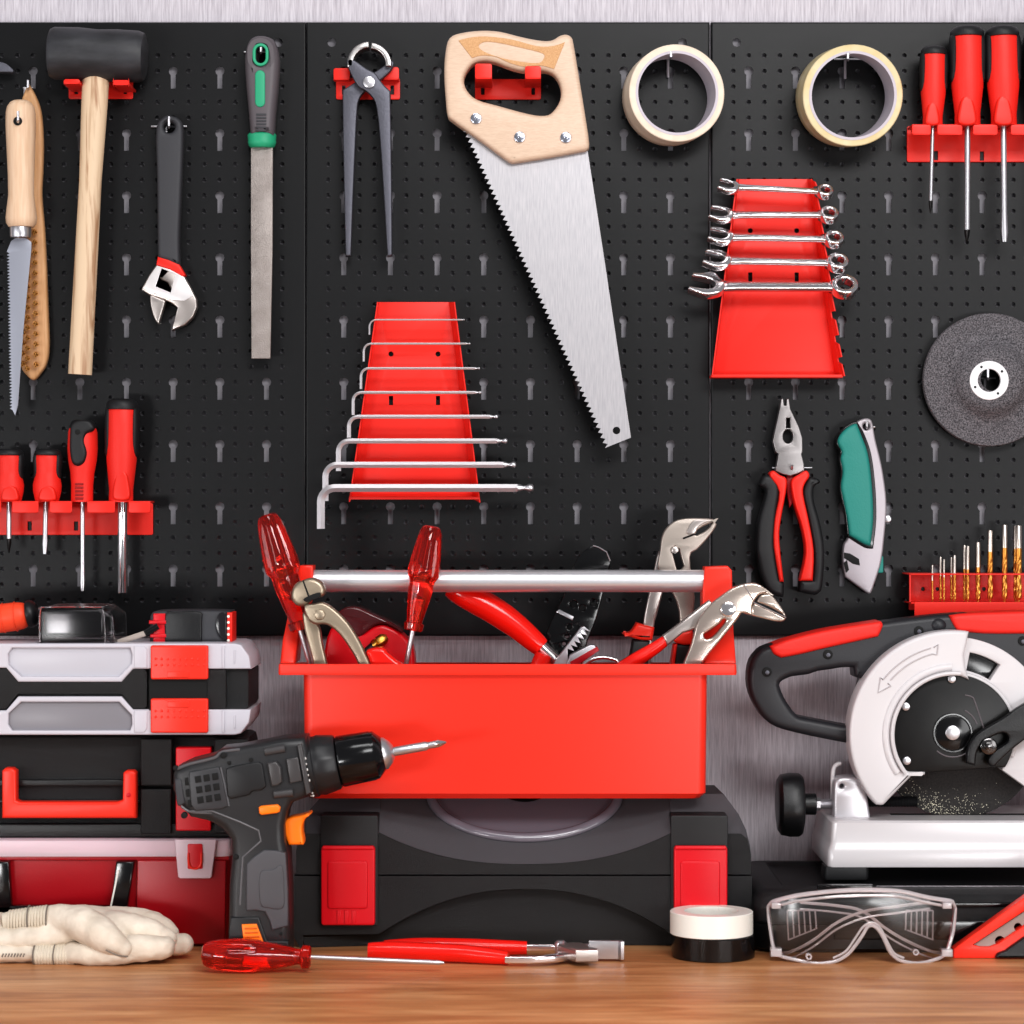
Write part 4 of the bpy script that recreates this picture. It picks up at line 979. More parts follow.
obj('pivot_pin', [disc(728.3, 609.4, 7.6, -.178, -.155, 24, 1.2)], CHROME, t)
obj('arm', plate([(709.4, 600), (716, 606), (700, 628), (683, 633), (667.5, 646), (662.5, 636), (680, 623)], -.159, -.146, 2), SATIN, t)
obj('grip', ptube(curve_pts([(668, 638.5), (655, 648), (636, 660), (610, 677), (590, 690)]), lerp_list([5, 6.3, 7.5, 8, 8], 21), -.153, n=16), REDV, t)
settle(t)

# ================================================================== CLEAR ORGANIZER
OF = -.2
t = thing('parts_organizer', 'clear two-sided parts organizer with black core and red latches', 'organizer')
core = plate([(-60, 668), (246, 668), (249, 672), (249, 706), (246, 710.5), (-60, 710.5)], OF+.006, -.1, 2)
obj('core', [core, plate([(-60, 670), (-4, 670), (6, 668), (18, 682), (121.5, 682), (133, 669), (144, 669), (147, 672), (147, 706), (144, 709), (133, 709), (121.5, 694), (18, 694), (6, 709), (-60, 709)], OF+.001, OF+.008, .6), plate(rect(206, 669.5, 226, 709, 2), OF+.001, OF+.008, .8)], BLKT, t)
def lid_(sg, nm):
    y = lambda v: v if sg > 0 else 1378 - v + 0.5
    f = lambda P: [(a, y(b)) for a, b in P]
    out = f([(-60, 644), (-2, 643.5), (235, 643.5), (241, 645), (249, 656), (251, 669), (133, 669), (121.5, 682), (18, 682), (6, 668), (-60, 668)])
    win = f([(12, 648), (130, 648), (132, 654), (131.5, 663.5), (119, 676.5), (21, 676.5), (8.5, 665), (8, 654)])
    l = obj(nm, plate(out, OF, -.1, 1.6, [win], 3), FROST, t)
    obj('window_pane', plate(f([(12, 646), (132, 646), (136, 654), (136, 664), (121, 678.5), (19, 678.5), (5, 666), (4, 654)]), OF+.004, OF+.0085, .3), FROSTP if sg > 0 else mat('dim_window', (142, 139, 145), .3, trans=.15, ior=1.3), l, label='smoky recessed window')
    obj('window_shade', plate(f([(10, 658), (131, 658), (131, 663), (119, 674.5), (21, 674.5), (9, 664)]), OF+.03, OF+.04, .3), mat('inner_grey', (150, 148, 154), .6), l)
    for r_ in (plate(f([(222, 646), (224.5, 646), (224.5, 668), (222, 668)]), OF-.0012, OF+.002, .5), plate(f([(234, 650), (235.5, 650), (235.5, 663), (234, 663)]), OF-.001, OF+.002, .4), plate(f([(134, 646), (144, 646), (147, 650), (147, 668), (134, 668)]), OF-.0012, OF+.002, .8)): obj('corner_rib', r_, FROST, l)
    return l
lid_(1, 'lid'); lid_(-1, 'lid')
obj('latch_recess', plate(rect(149, 668, 207, 712), OF+.0002, OF+.01, .5), DARK, t)
for y0, y1, yd in ((645.5, 679.5, 662), (698.5, 733, 714)):
    l = obj('latch', [plate(rect(150.5, y0, 208, y1, 2), OF-.005, OF+.004, 1.4), plate(rect(167, y1-8 if y0 < 680 else y0+3, 189, y1-2 if y0 < 680 else y0+9, 1), OF-.0058, OF-.003, .4)], REDP, t)
    obj('grip_dots', [disc(155.5 + i*6.1, yd + j*6, 1.3, OF-.0058, OF-.004, 8, .4) for i in range(9) for j in (-.5, .5)], REDP, l)
obj('hinge', [box(247+i*2.5, 662, 249.5+i*2.5, 718, -.165+i*.03, -.1, .6) for i in range(3)], BLKP, t)
settle(t)

t = thing('hand_tool', 'orange ribbed-handle hand tool with black collar lying on the organizer', 'hand tool')
zo = zpx(643.5, OF)
obj('handle', ptube(curve_pts([(-60, 626, -.15), (0, 618.5, -.15), (28, 615, -.15)], 10), lerp_list([14.5]*7 + [14, 13, 10], 21), n=22), ORNGR, t)
obj('handle_ribs', [pspin((x, 618.5 - x*.12, -.15), (x+1.6, 618.3 - x*.12, -.15), [(0, 14), (.3, 15.2), (.7, 15.2), (1, 14)], n=24) for x in (-10, 3, 15)], ORNGR, t)
obj('collar', pspin((26, 614.5, -.15), (37.5, 612.5, -.15), [(0, 9), (.15, 13.5), (.5, 13.8), (.8, 12), (1, 9)], n=22), BLKP, t)
obj('shank', pspin((37, 611, -.13), (74, 608.5, -.1), [(0, 3.4), (1, 3)], n=12), STEEL, t)
settle(t)
t = thing('storage_box', 'small black box in a clear plastic shell on the organizer', 'box')
obj('tray', plate(rect(43.5, 609, 104, 637.5, 5), -.19, -.12, 3), BLKS, t)
sh = plate(sm([(39, 644, 1), (39, 612), (42, 607.5), (48, 606.5), (95, 606.5), (102, 608.5), (110, 614), (113.3, 619), (113.5, 644, 1)], 3), -.196, -.11, 3)
obj('clear_shell', sh, SHELL, t)
obj('shell_edges', [ptube(curve_pts([(39.5, 642), (40, 611), (48, 607), (95, 607), (103, 610), (105, 642)]), .9, -.1965, n=6), ptube(curve_pts([(98, 607), (110, 614), (113, 620), (113.4, 643)]), .9, -.16, n=6), ptube([(104, 640), (113, 643)], .8, -.18, n=6)], CLEAR, t)
settle(t)
t = thing('tape_measure', 'black tape measure with red ends and short grey tape tongue pulled out', 'tape measure')
o = sm([(149.5, 643, 1), (149.5, 620), (152, 613), (160, 610.8), (200, 610.2), (226, 611), (230.5, 614), (231.5, 643, 1)], 3)
obj('case', plate(o, -.165, -.12, 3.5, (), 3), BLKG, t)
obj('belt_clip', plate(sm([(165, 643, 1), (165.5, 614), (175, 612), (200, 612), (201.5, 622), (201.5, 643, 1)], 3), -.168, -.16, 1.2), BLKP, t)
obj('end_cap', [plate(rect(153, 613.5, 165.5, 643, 1), -.1665, -.13, 1), box(148.8, 620.5, 166, 624, -.169, -.14, .8), box(150, 634, 166, 637.5, -.169, -.14, .8)], REDL, t)
obj('side_strip', [plate(rect(227, 612.5, 232.3, 642), -.1668, -.13, 1)], RED, t)
obj('strip_studs', [disc(228.3, 616.5+i*6, 1.5, -.1685, -.16, 8, .3) for i in range(5)], WHT, t)
obj('clear_window', plate(sm([(215.5, 624), (219, 613.5), (226, 612, 1), (226, 641, 1), (219, 636)], 3), -.1675, -.16, .8), SMOKE, t)
obj('tape_tongue', [ptube([(158, 626), (145, 633.5)], 3.2, -.172, n=8, squash=.5)], BLKS, t)
obj('tape_end', [ptube([(146, 633), (118, 642.4)], 2.8, -.172, n=8, squash=.4)], mat('tape_grey', (172, 160, 152), .5), t)
settle(t)

# ================================================================== BLACK TOOLBOX
BF = -.19
t = thing('black_toolbox', 'black textured toolbox with red U-shaped handle between organizer and red box', 'toolbox')
o = [(-60, 736), (243, 736), (248, 738), (250, 745), (250, 800), (243, 837.6), (-60, 837.6)]
obj('body', plate(o, BF+.012, -.1, 4), BLKT, t)
obj('front_post', [plate(rect(140.5, 739, 171.5, 786, 1.5), BF-.002, BF+.016, 1.5), plate(rect(140.5, 789, 171, 834, 1.5), BF-.002, BF+.016, 1.5)], BLKT, t)
obj('front_post', [plate(rect(214, 739, 249, 786, 3), BF-.002, BF+.016, 2), plate(rect(214, 789, 248, 834, 3), BF-.002, BF+.016, 2)], BLKT, t)
obj('seam_ledge', [box(-60, 780, 140, 786, BF+.007, BF+.014, .8), box(-60, 800, 140, 803, BF+.007, BF+.014, .6), box(-60, 824, 250, 837.5, BF+.004, BF+.014, 1.5)], BLKP, t)
obj('latch', [plate(rect(175.5, 747.5, 211, 831, 1.5), BF-.001, BF+.014, 1.4)], REDL, t)
h = obj('carry_handle', plate([(1.5, 771), (5, 768), (12, 768), (16, 771), (16, 800.5), (20, 802), (117, 802), (122.3, 800), (122.8, 773), (126, 770.5), (133, 770.5), (136, 773), (136, 818.5), (1.5, 818.5)], BF-.008, BF+.008, 3, (), 3), REDP, t)
obj('hinge_pin', [disc(128.5, 795, 2.4, BF-.0085, BF, 12, .4)], REDL, h)
settle(t)

# ================================================================== RED BOX WITH CLEAR LID
RF = -.19
t = thing('red_toolbox', 'deep red plastic box with frosted lid and clasp at the bottom of the stack', 'toolbox')
zb = .0003; zl = zpx(855, RF); 
xr = X(228, RF); xl = X(-70, RF)
obj('body', loft([(xl, xr-.004, RF+.004, -.035, zb, .008), (xl, xr, RF, -.03, zb+.006, .008), (xl, xr+.0015, RF-.001, -.03, zl, .008)]), REDD, t)
obj('front_panel', [plate([(137, 860), (226, 860), (225, 944), (136, 944)], RF-.005, RF+.004, 1.2), box(-60, 855.5, 229, 860.5, RF-.0035, RF+.004, 1)], REDD, t)
l = obj('lid', loft([(xl, X(230, RF)+.001, RF-.006, -.025, zl-.0006, .006), (xl, X(231, RF)+.001, RF-.007, -.025, zl+.004, .006), (xl, X(231, RF), RF-.006, -.026, zpx(840, RF), .006), (xl, X(229, RF), RF-.003, -.03, zpx(838.6, RF), .006)]), FROSTR, t)
obj('lid_core', [box(-60, 842, 227, 853, RF-.0015, RF+.02, 1)], mat('pink_inside', (206, 120, 146), .5), t)
c = obj('clasp', plate([(174.5, 839.5), (216.5, 839.5), (211.5, 877), (209.5, 878.5), (180, 878.5), (178, 877)], RF-.011, RF-.0075, 1), FROSTR, l)
obj('clasp_slot', plate(rect(187.5, 844, 202.5, 869, 1.5), RF-.0118, RF-.0105, .3), REDL, c)
obj('clasp_loop', ptube(curve_pts([(188.5, 853), (188.8, 863), (192, 868), (198, 868), (201.2, 863), (201.5, 853)]), 1.2, RF-.012, n=8), REDP, c)
g1 = plate([(-60, 862), (8.5, 862), (11, 912), (-60, 912)], RF-.012, RF-.003, 1.5)
h = obj('carry_handle', [plate([(-6, 862), (8.5, 862), (11.5, 914), (-3, 914)], RF-.012, RF-.0015, 1.5), plate([(116, 862), (134, 862), (126, 914), (109.5, 914)], RF-.012, RF-.0015, 1.5), plate(rect(-3, 906, 126, 916), RF-.012, RF-.0015, 1.5)], BLKS, t)
obj('handle_edge', ptube([(118.5, 870), (109.5, 913)], 1, RF-.0125, n=6), WHT, h)
settle(t)

# ================================================================== GLOVES
def blob_tube(path, rad, sq=.8):
    P = [Vector(p) for p in curve_pts([tuple(p) for p in path], 6)]; R = lerp_list(rad, len(P))
    n0 = P[0]; g = [tube(P, R, n=14, squash=sq, up=(0, -1, 0))]
    g.append(ball(P[0], R[0], (1, sq, 1), 12, 8)); g.append(ball(P[-1], R[-1], (1, sq, 1), 12, 8)); return g
def cloth(name, geos, m, parent, vox=.0022, it=5):
    o = obj(name, geos, m, parent)
    r = o.modifiers.new('remesh', 'REMESH'); r.mode = 'VOXEL'; r.voxel_size = vox; r.use_smooth_shade = True
    k = o.modifiers.new('smooth', 'SMOOTH'); k.factor = .6; k.iterations = it
    tx = bpy.data.textures.new('wrinkle', 'CLOUDS'); tx.noise_scale = .016
    d = o.modifiers.new('wrinkles', 'DISPLACE'); d.texture = tx; d.strength = .0035; d.mid_level = .5; d.texture_coords = 'LOCAL'
    return o
def gp_(*P): return [at(*p) for p in P]
t = thing('work_glove', 'off-white leather work glove lying flat beneath its mate on the bench', 'glove', 'pair of off-white work gloves')
g = []
g += blob_tube(gp_((-50, 950.5, -.262), (0, 950.5, -.262), (35, 951, -.262)), [.0125, .0118, .0108], 2.6)
g += blob_tube(gp_((35, 951, -.262), (60, 952.5, -.262), (95, 951.5, -.262), (120, 951, -.262)), [.0108, .0112, .0128, .0125], 2.6)
g += blob_tube(gp_((105, 951, -.284), (140, 949, -.286), (165, 948.5, -.284)), [.0128, .0132, .0105], 1.15)
g += blob_tube(gp_((115, 949, -.262), (155, 946, -.26), (184, 945, -.259)), [.0125, .0118, .0095], 1.15)
g += blob_tube(gp_((110, 947, -.238), (150, 943, -.236), (172, 942, -.235)), [.012, .011, .009], 1.1)
g += blob_tube(gp_((75, 954.5, -.284), (100, 955.5, -.29), (128, 955, -.292)), [.0105, .0105, .0088], 1.2)
g = [([(x, y, z+.0012) for x, y, z in v], f) for v, f in g]
cloth('glove_body', g, GLOVE, t, .002, 9)
obj('knit_cuff', [tube([(at(x, 951.3, -.262) + Vector((0, -.0295*cos(a), .0112*sin(a)))) for a in [2*pi*i/28 for i in range(28)]], .0016, n=6, closed=True) for x in range(41, 80, 3)], CUFF, t)
obj('stitching', [tube([(at(x, 951.3, -.262) + Vector((0, -.0312*cos(a), .0122*sin(a)))) for a in [2*pi*i/28 for i in range(28)]], .0007, n=5, closed=True) for x in (39, 59, 80)] + [ptube([(x, 957, -.2965), (x+1.5, 953.5, -.296)], .8, n=5) for x in range(2, 24, 3)], STITCH, t)
settle(t)
t = thing('work_glove', 'off-white leather work glove on top, thick thumb pointing down to the bench', 'glove', 'pair of off-white work gloves')
g = []
g += blob_tube(gp_((44, 918.5, -.262), (62, 919, -.268), (84, 925, -.282), (104, 936, -.294), (123, 948.5, -.298)), [.0105, .0138, .0165, .0152, .0098], 1)
g += blob_tube(gp_((66, 920.5, -.25), (96, 922, -.252), (122, 925, -.255)), [.0135, .0142, .0125], 2.3)
g += blob_tube(gp_((90, 932, -.262), (115, 934, -.262), (135, 935, -.262)), [.0135, .0125, .0105], 2)
g += blob_tube(gp_((112, 925, -.268), (136, 928.5, -.272), (156, 934, -.273), (169, 939, -.272)), [.0118, .0132, .012, .0085], 1.1)
g += blob_tube(gp_((105, 919, -.246), (138, 920.5, -.242), (160, 926, -.24), (172, 933.5, -.24)), [.0115, .0118, .0105, .0075], 1.2)
g += blob_tube(gp_((98, 916.5, -.232), (130, 917, -.226), (156, 921, -.225)), [.0095, .0098, .0085], 1.1)
g += blob_tube(gp_((72, 934, -.268), (30, 937.5, -.268), (-10, 937.5, -.264), (-45, 932, -.26)), [.0098, .0112, .0112, .0125], 1.7)
g += blob_tube(gp_((-50, 926, -.26), (-18, 925, -.256), (-2, 923, -.252)), [.0135, .0135, .0105], 1.7)
cloth('glove_body', g, GLOVE, t, .002, 9)
cf = [(4, 921.5), (16, 919.5), (30, 918), (48, 917.5)]
c = obj('knit_cuff', [tube(gp_(*[(x, y, -.266) for x, y in cf]), [.0078, .0088, .0096, .0104], n=20)] +
    [tube([(at(x, 921 - (x-8)*.09, -.266) + Vector((0, (.0086+x*.00004)*cos(a), (.0086+x*.00004)*sin(a)))) for a in [2*pi*i/24 for i in range(24)]], .0012, n=6, closed=True) for x in range(10, 48, 3)], CUFF, t)
obj('stitching', [tube([(at(x, 918, -.266) + Vector((0, .0112*cos(a), .0112*sin(a)))) for a in [2*pi*i/24 for i in range(24)]], .0007, n=5, closed=True) for x in (29, 48)], STITCH, t)
obj('seam', [ptube(curve_pts([(106, 950, -.3105), (113, 953.5, -.3115), (121, 956, -.3105), (128, 956.5, -.307)]), .8, n=6)], STITCH, t)
settle(t)

# ================================================================== CORDLESS DRILL
DF, DB = -.302, -.247
DC = (DF+DB)/2
t = thing('cordless_drill', 'black cordless drill with orange trigger standing upright, bit pointing at the tote', 'drill')
o = [(172.5, 790), (172.5, 775), (175.5, 768), (188, 762), (213, 755.5), (221, 749), (236, 747.5), (262, 743), (281, 739), (305, 737.5), (309, 750), (314, 788), (309, 797), (292, 803), (287, 812), (284, 826), (284.5, 840), (287.5, 856), (289, 890), (289.5, 925), (289, 962.6), (228.5, 962.6), (228, 925), (228.8, 885), (231.5, 858), (230.5, 840), (222, 829), (208, 821.5), (190, 817.5), (180, 806)]
body = obj('body', plate(o, DF, DB, 8, (), 4), mat('drill_shell', (42, 42, 44), .36, bump=(1500, .1, I3)), t)
obj('side_panel', plate([(226, 769), (232, 766.5), (258, 762), (262, 764), (266, 786), (262, 790), (252, 791), (249, 795), (231, 799), (227.5, 796)], DF-.0025, DF+.004, 1), mat('drill_black', (30, 30, 32), .42), body)
obj('rear_panel', plate([(189, 772), (219, 767), (222, 778), (228, 806), (222, 809), (196, 811), (191, 805)], DF-.002, DF+.004, 1), mat('drill_panel', (56, 56, 59), .4), body)
obj('vent_slots', [plate([(x, y), (x+6, y-1), (x+7, y+5.6), (x+1, y+6.6)], DF-.0026, DF-.0015, .1) for i in range(3) for j in range(3) for x, y in [(194.5 + i*8.6 + j*1.2, 776.5 - i*1.4 + j*10.4)]] + [plate([(x, y), (x+3.4, y-.6), (x+4.2, y+7), (x+.8, y+7.6)], DF-.0008, DF+.001, .1) for x, y in ((184.5, 778), (185.5, 789.5), (187.5, 800))], DARK, body)
obj('end_bumper', plate(sm([(174.5, 779, 1), (181, 778.5, 1), (185, 803, 1), (179, 806.5), (176, 800)], 2), DF-.001, DF+.01, 1.5), BLKG, body)
obj('moulded_ribs', [plate([(267, 763), (276, 761.5), (280.5, 767), (282, 782), (278, 785.5), (271.5, 786.5)], DF-.005, DF+.003, 1.6), plate([(286, 759), (298, 757), (302, 781), (290, 783.5)], DF-.004, DF+.003, 1.2),
    ptube([(265, 752), (285, 748.5)], 4.2, DF+.001, n=12), ptube([(274, 794.5), (293, 792.5)], 4, DF, n=12),
    plate([(297, 745), (301.5, 744), (311, 793), (306, 795)], DF-.004, DF+.006, 1.2)], mat('rib_highlight_grey', (70, 68, 69), .32), body)  # ribs coloured lighter than the shell to paint their highlights
for x, y, r in ((223.5, 755.5, 3.2), (175.2, 768, 2.4), (184, 815.5, 3.2), (235.5, 857, 2.8), (277.2, 857, 3), (281, 934, 1.6), (251, 760, 2.2), (229, 763, 2)): obj('screw_hole', disc(x, y, r, DF-.001, DF+.004, 14, .1), DARK, body)
obj('housing_seam', ptube([(187, 811.5), (212, 811), (240, 822), (258.5, 830.5), (261, 841), (243, 857), (240, 905)], 1.1, DF+.0003, n=8), mat('edge_highlight_grey', (92, 91, 94), .35), body)  # lighter grey paints the highlight along the seam
obj('housing_highlight', [ptube(curve_pts([(177, 769), (190, 764), (214, 758), (222, 752), (240, 749.5)]), 1.6, DF+.002, n=8), ptube([(220.5, 767), (224, 782), (229, 806)], 1, DF-.0004, n=6), ptube(curve_pts([(181, 806), (191, 812), (212, 813)]), 1.3, DF+.001, n=8)], mat('edge_highlight_grey', (92, 91, 94), .35), body)  # added grey lines painting the highlights on the housing edges
obj('grip_panel', plate(sm([(264, 850), (285.5, 853, 1), (287.8, 890), (288, 926, 1), (272, 930.5, 1), (265, 912), (246, 911, 1), (246.5, 864, 1)], 2), DF-.0025, DF+.006, 1.4), mat('grip_grey', (78, 77, 81), .5, bump=(1500, .2, I3)), t)
obj('palm_pad', plate(sm([(260, 873), (272, 870), (282, 866), (284, 890), (283, 908), (268, 908), (260, 903)], 3), DF-.0035, DF, 1), mat('grip_grey', (78, 77, 81), .5), t)
obj('battery_end', plate([(231, 917), (259, 917), (267, 941), (288.5, 941), (288.5, 962.6), (229, 962.6), (228.5, 930)], DF-.0015, DB+.0015, 1.5), mat('drill_black', (30, 30, 32), .42), t)
b_ = obj('battery_clip', plate([(241.5, 924.5), (256.5, 924), (264.5, 945), (263, 955), (245, 955)], DF-.0035, DF+.003, 1), ORANGE, t)
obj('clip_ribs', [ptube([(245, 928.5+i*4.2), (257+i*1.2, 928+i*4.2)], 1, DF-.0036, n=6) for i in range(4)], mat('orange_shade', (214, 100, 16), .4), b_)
obj('trigger', plate(sm([(283.8, 823), (289.6, 818), (301, 815.5), (310.3, 812.7, 1), (311, 814.3, 1), (304.5, 820), (302, 829.6), (303.7, 842), (303.2, 845, 1), (288.5, 845.4, 1), (284.6, 834.6)], 3), DC-.012, DC+.012, 2.5, (), 3), ORANGE, t)
obj('direction_switch', plate(stadium(0, 0, 10, 5), -.1, -.09, 1) if 0 else plate([(258.5, 807.5), (261, 806), (277.5, 804.6), (280.4, 807.5), (279.5, 812), (277, 813.3), (261.5, 815.2), (259, 813.5)], DF-.004, DF+.004, 1.6), ORANGE, t)
obj('mode_switch', plate([(258, 742.5), (268, 740.5), (268, 746), (258, 748)], DC-.008, DC+.008, 1), ORANGE, t)
A = (303, 768, DC); B = (392, 752, DC)
AV, BV = at(*A), at(*B); s = S(DC)
def onax(x): return AV + (BV-AV)*((x-303)/(392-303))
def seg(x0, x1, prof, n=36, lobe=None): return spin(onax(x0), onax(x1), [(q, r*s) for q, r in prof], n=n, lobe=lobe)
cl = obj('torque_collar', seg(304, 338, [(0, 29), (.05, 31), (.3, 31), (.34, 29.6), (.42, 29.6), (.5, 30.5), (.95, 27.5), (1, 26)], lobe=lambda a, q: 1 - .035*(cos(12*a) > .55)*(q > .45)), mat('collar_black', (38, 38, 40), .38), t)
ax = (BV-AV).normalized(); vv = Vector((0, -1, 0)); uu = vv.cross(ax)
mk = []
for k in range(13):
    a = radians(-62 + k*10.4)
    c = onax(309.5) + (vv*cos(a) + uu*sin(a))*(31.1*s)
    mk.append(ball(c, .0011 if k % 2 else .0014, (.8, .8, 1), 8, 6))
    if k % 2 == 0: mk.append(tube([c + ax*.002 - ax*.0045, c + ax*.004 - ax*.0045], .0006, n=5))
obj('collar_marks', mk, mat('white_print', (220, 218, 216), .5), cl)
ck = obj('chuck', seg(336, 386, [(0, 18), (.03, 22), (.07, 25.2), (.1, 25.8), (.72, 24.8), (.76, 24), (.8, 24), (.98, 15), (1, 12)], lobe=lambda a, q: 1 - .03*(cos(16*a) > .5)*(.1 < q < .74)), BLKS, t)
obj('chuck_nose', seg(382, 394, [(0, 16.5), (.3, 16), (.75, 11), (1, 6)]), STEEL, ck)
bt = obj('driver_bit', [seg(391, 428, [(0, 4.4), (.05, 4.6), (.93, 4.6), (1, 3.6)], 20), seg(427, 436, [(0, 3.4), (1, 3.6)], 16)], STEEL, t)
obj('bit_tip', seg(435, 446.5, [(0, 3.6), (.3, 3.5), (.7, 2.2), (1, .5)], 16, lobe=lambda a, q: 1 - .3*abs(sin(2*a))*min(1, q*4)), CHROME, bt)
settle(t)

# ================================================================== LYING SCREWDRIVER
CP2 = [(0, 7), (.015, 10.5), (.06, 13.5), (.15, 15.6), (.3, 17), (.42, 17.4), (.5, 16.6), (.55, 14.5), (.65, 13.5), (.8, 10), (.88, 8), (.9, 8), (.92, 12), (.985, 12), (1, 9)]
clear_driver((202, 954.2, -.328), (311, 957, -.328), CP2, ((308, 957, -.328), (444, 962.8, -.328), 2.4), 'clear red screwdriver lying on the bench in front of the drill', -.328)

# ================================================================== PLIERS ON THE BENCH
t = thing('groove_joint_pliers', 'red-handled groove joint pliers lying flat on the bench', 'pliers')
P1 = curve_pts([tuple(tb(368, -.276, .0105)), tuple(tb(400, -.277, .0102)), tuple(tb(460, -.282, .0092)), tuple(tb(508, -.292, .0066))])
P2 = curve_pts([tuple(tb(384, -.25, .0095)), tuple(tb(440, -.247, .0095)), tuple(tb(527, -.25, .0085))])
obj('grip', tube(P1, lerp_list([.0068, .0085, .0082, .0078, .0058], len(P1)), n=18), REDV, t)
obj('grip', tube(P2, lerp_list([.006, .0078, .0075, .006], len(P2)), n=18), REDV, t)
def flat(pts, z0, z1, bev=1): return slab([(X(a, b), b) for a, b in pts], z0, z1, bev)
obj('arm', flat([(505, -.296), (540, -.293), (556, -.28), (560, -.262), (575, -.262), (572, -.283), (556, -.296), (530, -.3), (505, -.2995)], .003, .009), CHROME, t)
obj('arm', flat([(524, -.253), (552, -.253), (566, -.258), (585, -.262), (585, -.252), (566, -.246), (524, -.247)], .006, .012), CHROME, t)
obj('jaw', flat([(558, -.268), (572, -.258), (583, -.262), (590, -.28), (598, -.292), (598, -.3), (576, -.302), (566, -.285)], .004, .0155, 2), SATIN, t)
n = 12
te = [(589 + 31*i/n + (1.2 if i % 2 else 0), -.2665 - .0012*(i % 2)) for i in range(n)]
obj('toothed_jaw', [flat(te + [(622, -.266), (624, -.275), (621, -.276), (618, -.2725), (589, -.2715)][::1], .002, .0185, .5), flat([(578, -.262), (592, -.266), (592, -.2715), (578, -.268)], .003, .015)], STEEL, t)
obj('pivot', spin(tb(560.5, -.262, .004), tb(560.5, -.262, .0172), [(0, .005), (.6, .005), (.62, .0058), (.85, .0056), (1, .0035)], n=20), STEEL, t)
settle(t)

# ================================================================== TAPE STACK
def roll(px, Yc, z0, z1, R, ri, m, cm, label, nm):
    t = thing('tape_roll', label, 'tape'); x = X(px, Yc); H = z1-z0
    A = Vector((x, Yc, z0)); B = Vector((x, Yc, z1))
    obj('tape_winding', spin(A, B, [(0, R-.0008), (.03, R), (.97, R), (1, R-.0006), (1, ri+.0025), (0, ri+.0025)], n=64, loop=True), m, t)
    obj('core', spin(A, B, [(.01, ri+.0026), (1.0, ri+.0026), (1.0, ri), (.01, ri)], n=64, loop=True), cm, t)
    settle(t)
roll(713, -.2435, .0003, .0205, .0378, .025, BLKS, BLKG, 'glossy black electrical tape roll under the white one on the bench', 'tape')
roll(711.5, -.2435, .0207, .0412, .0376, .025, WHT, WHT, 'white electrical tape roll stacked on the black roll', 'tape')

# ================================================================== SAFETY GOGGLES
t = thing('safety_goggles', 'clear wraparound safety glasses with folded temples standing on the bench', 'safety glasses')
TOP = [(768, 907), (771, 903), (775, 901), (790, 897), (804, 894.5), (836, 891), (870, 890), (900, 891.3), (928, 897.5), (950, 901), (953, 903), (955, 908)]
BOT = [(768, 909), (771.5, 936), (774, 948), (778, 955), (799, 960.5), (814, 963.3), (825, 963), (836, 961), (844, 957), (851, 951), (862, 936), (867, 927.5), (871, 925.3), (876.5, 927.5), (883, 937), (889.6, 951), (895, 957), (902, 961), (917, 963.3), (932, 960.5), (945, 954.5), (950, 942), (953, 930), (955, 910)]
def ev(T, x):
    for (a, b), (c, d) in zip(T[:-1], T[1:]):
        if x <= c: return b + (d-b)*max(0, (x-a))/(c-a) if c > a else d
    return T[-1][1]
GY = lambda x: -.2835 + .012*((x-861)/93)**2 + .010*abs((x-861)/93)**8
xs = [768 + 187*i/60 for i in range(61)]; V = []; F = []
for x in xs:
    a, b = ev(TOP, x), ev(BOT, x)
    for j in range(7): V.append(tuple(at(x, a + (b-a)*j/6, GY(x) + .004*(1-((j-3)/3)**2)*-1*.5)))
for i in range(60):
    for j in range(6): F.append((i*7+j, (i+1)*7+j, (i+1)*7+j+1, i*7+j+1))
obj('lens', (V, F), LENS, t, smooth=60)
tp = [at(x, y, GY(x)) for x, y in curve_pts(TOP, 3)]; bp = [at(x, y, GY(x)) for x, y in curve_pts(BOT, 3)]
RIM = mat('clear_rim', (250, 242, 244), .06, trans=.62, ior=1.46, spec=.7)
obj('rim', [tube(tp + bp[::-1][1:-1], .0018, n=8, closed=True, squash=1.3)], RIM, t)
obj('brow_guard', [tube([at(x, y+5.5, GY(x)-.0008) for x, y in curve_pts(TOP[2:-2], 3)], .0014, n=6)], RIM, t)
obj('nose_bridge', [tube([at(x, y, GY(x)-.0012) for x, y in curve_pts([(833, 958), (846, 951), (856, 937), (862, 928), (867, 924), (871, 922.5), (876, 924), (881, 929), (888, 943), (894, 953), (904, 958)], 4)], .0011, n=8)], RIM, t)
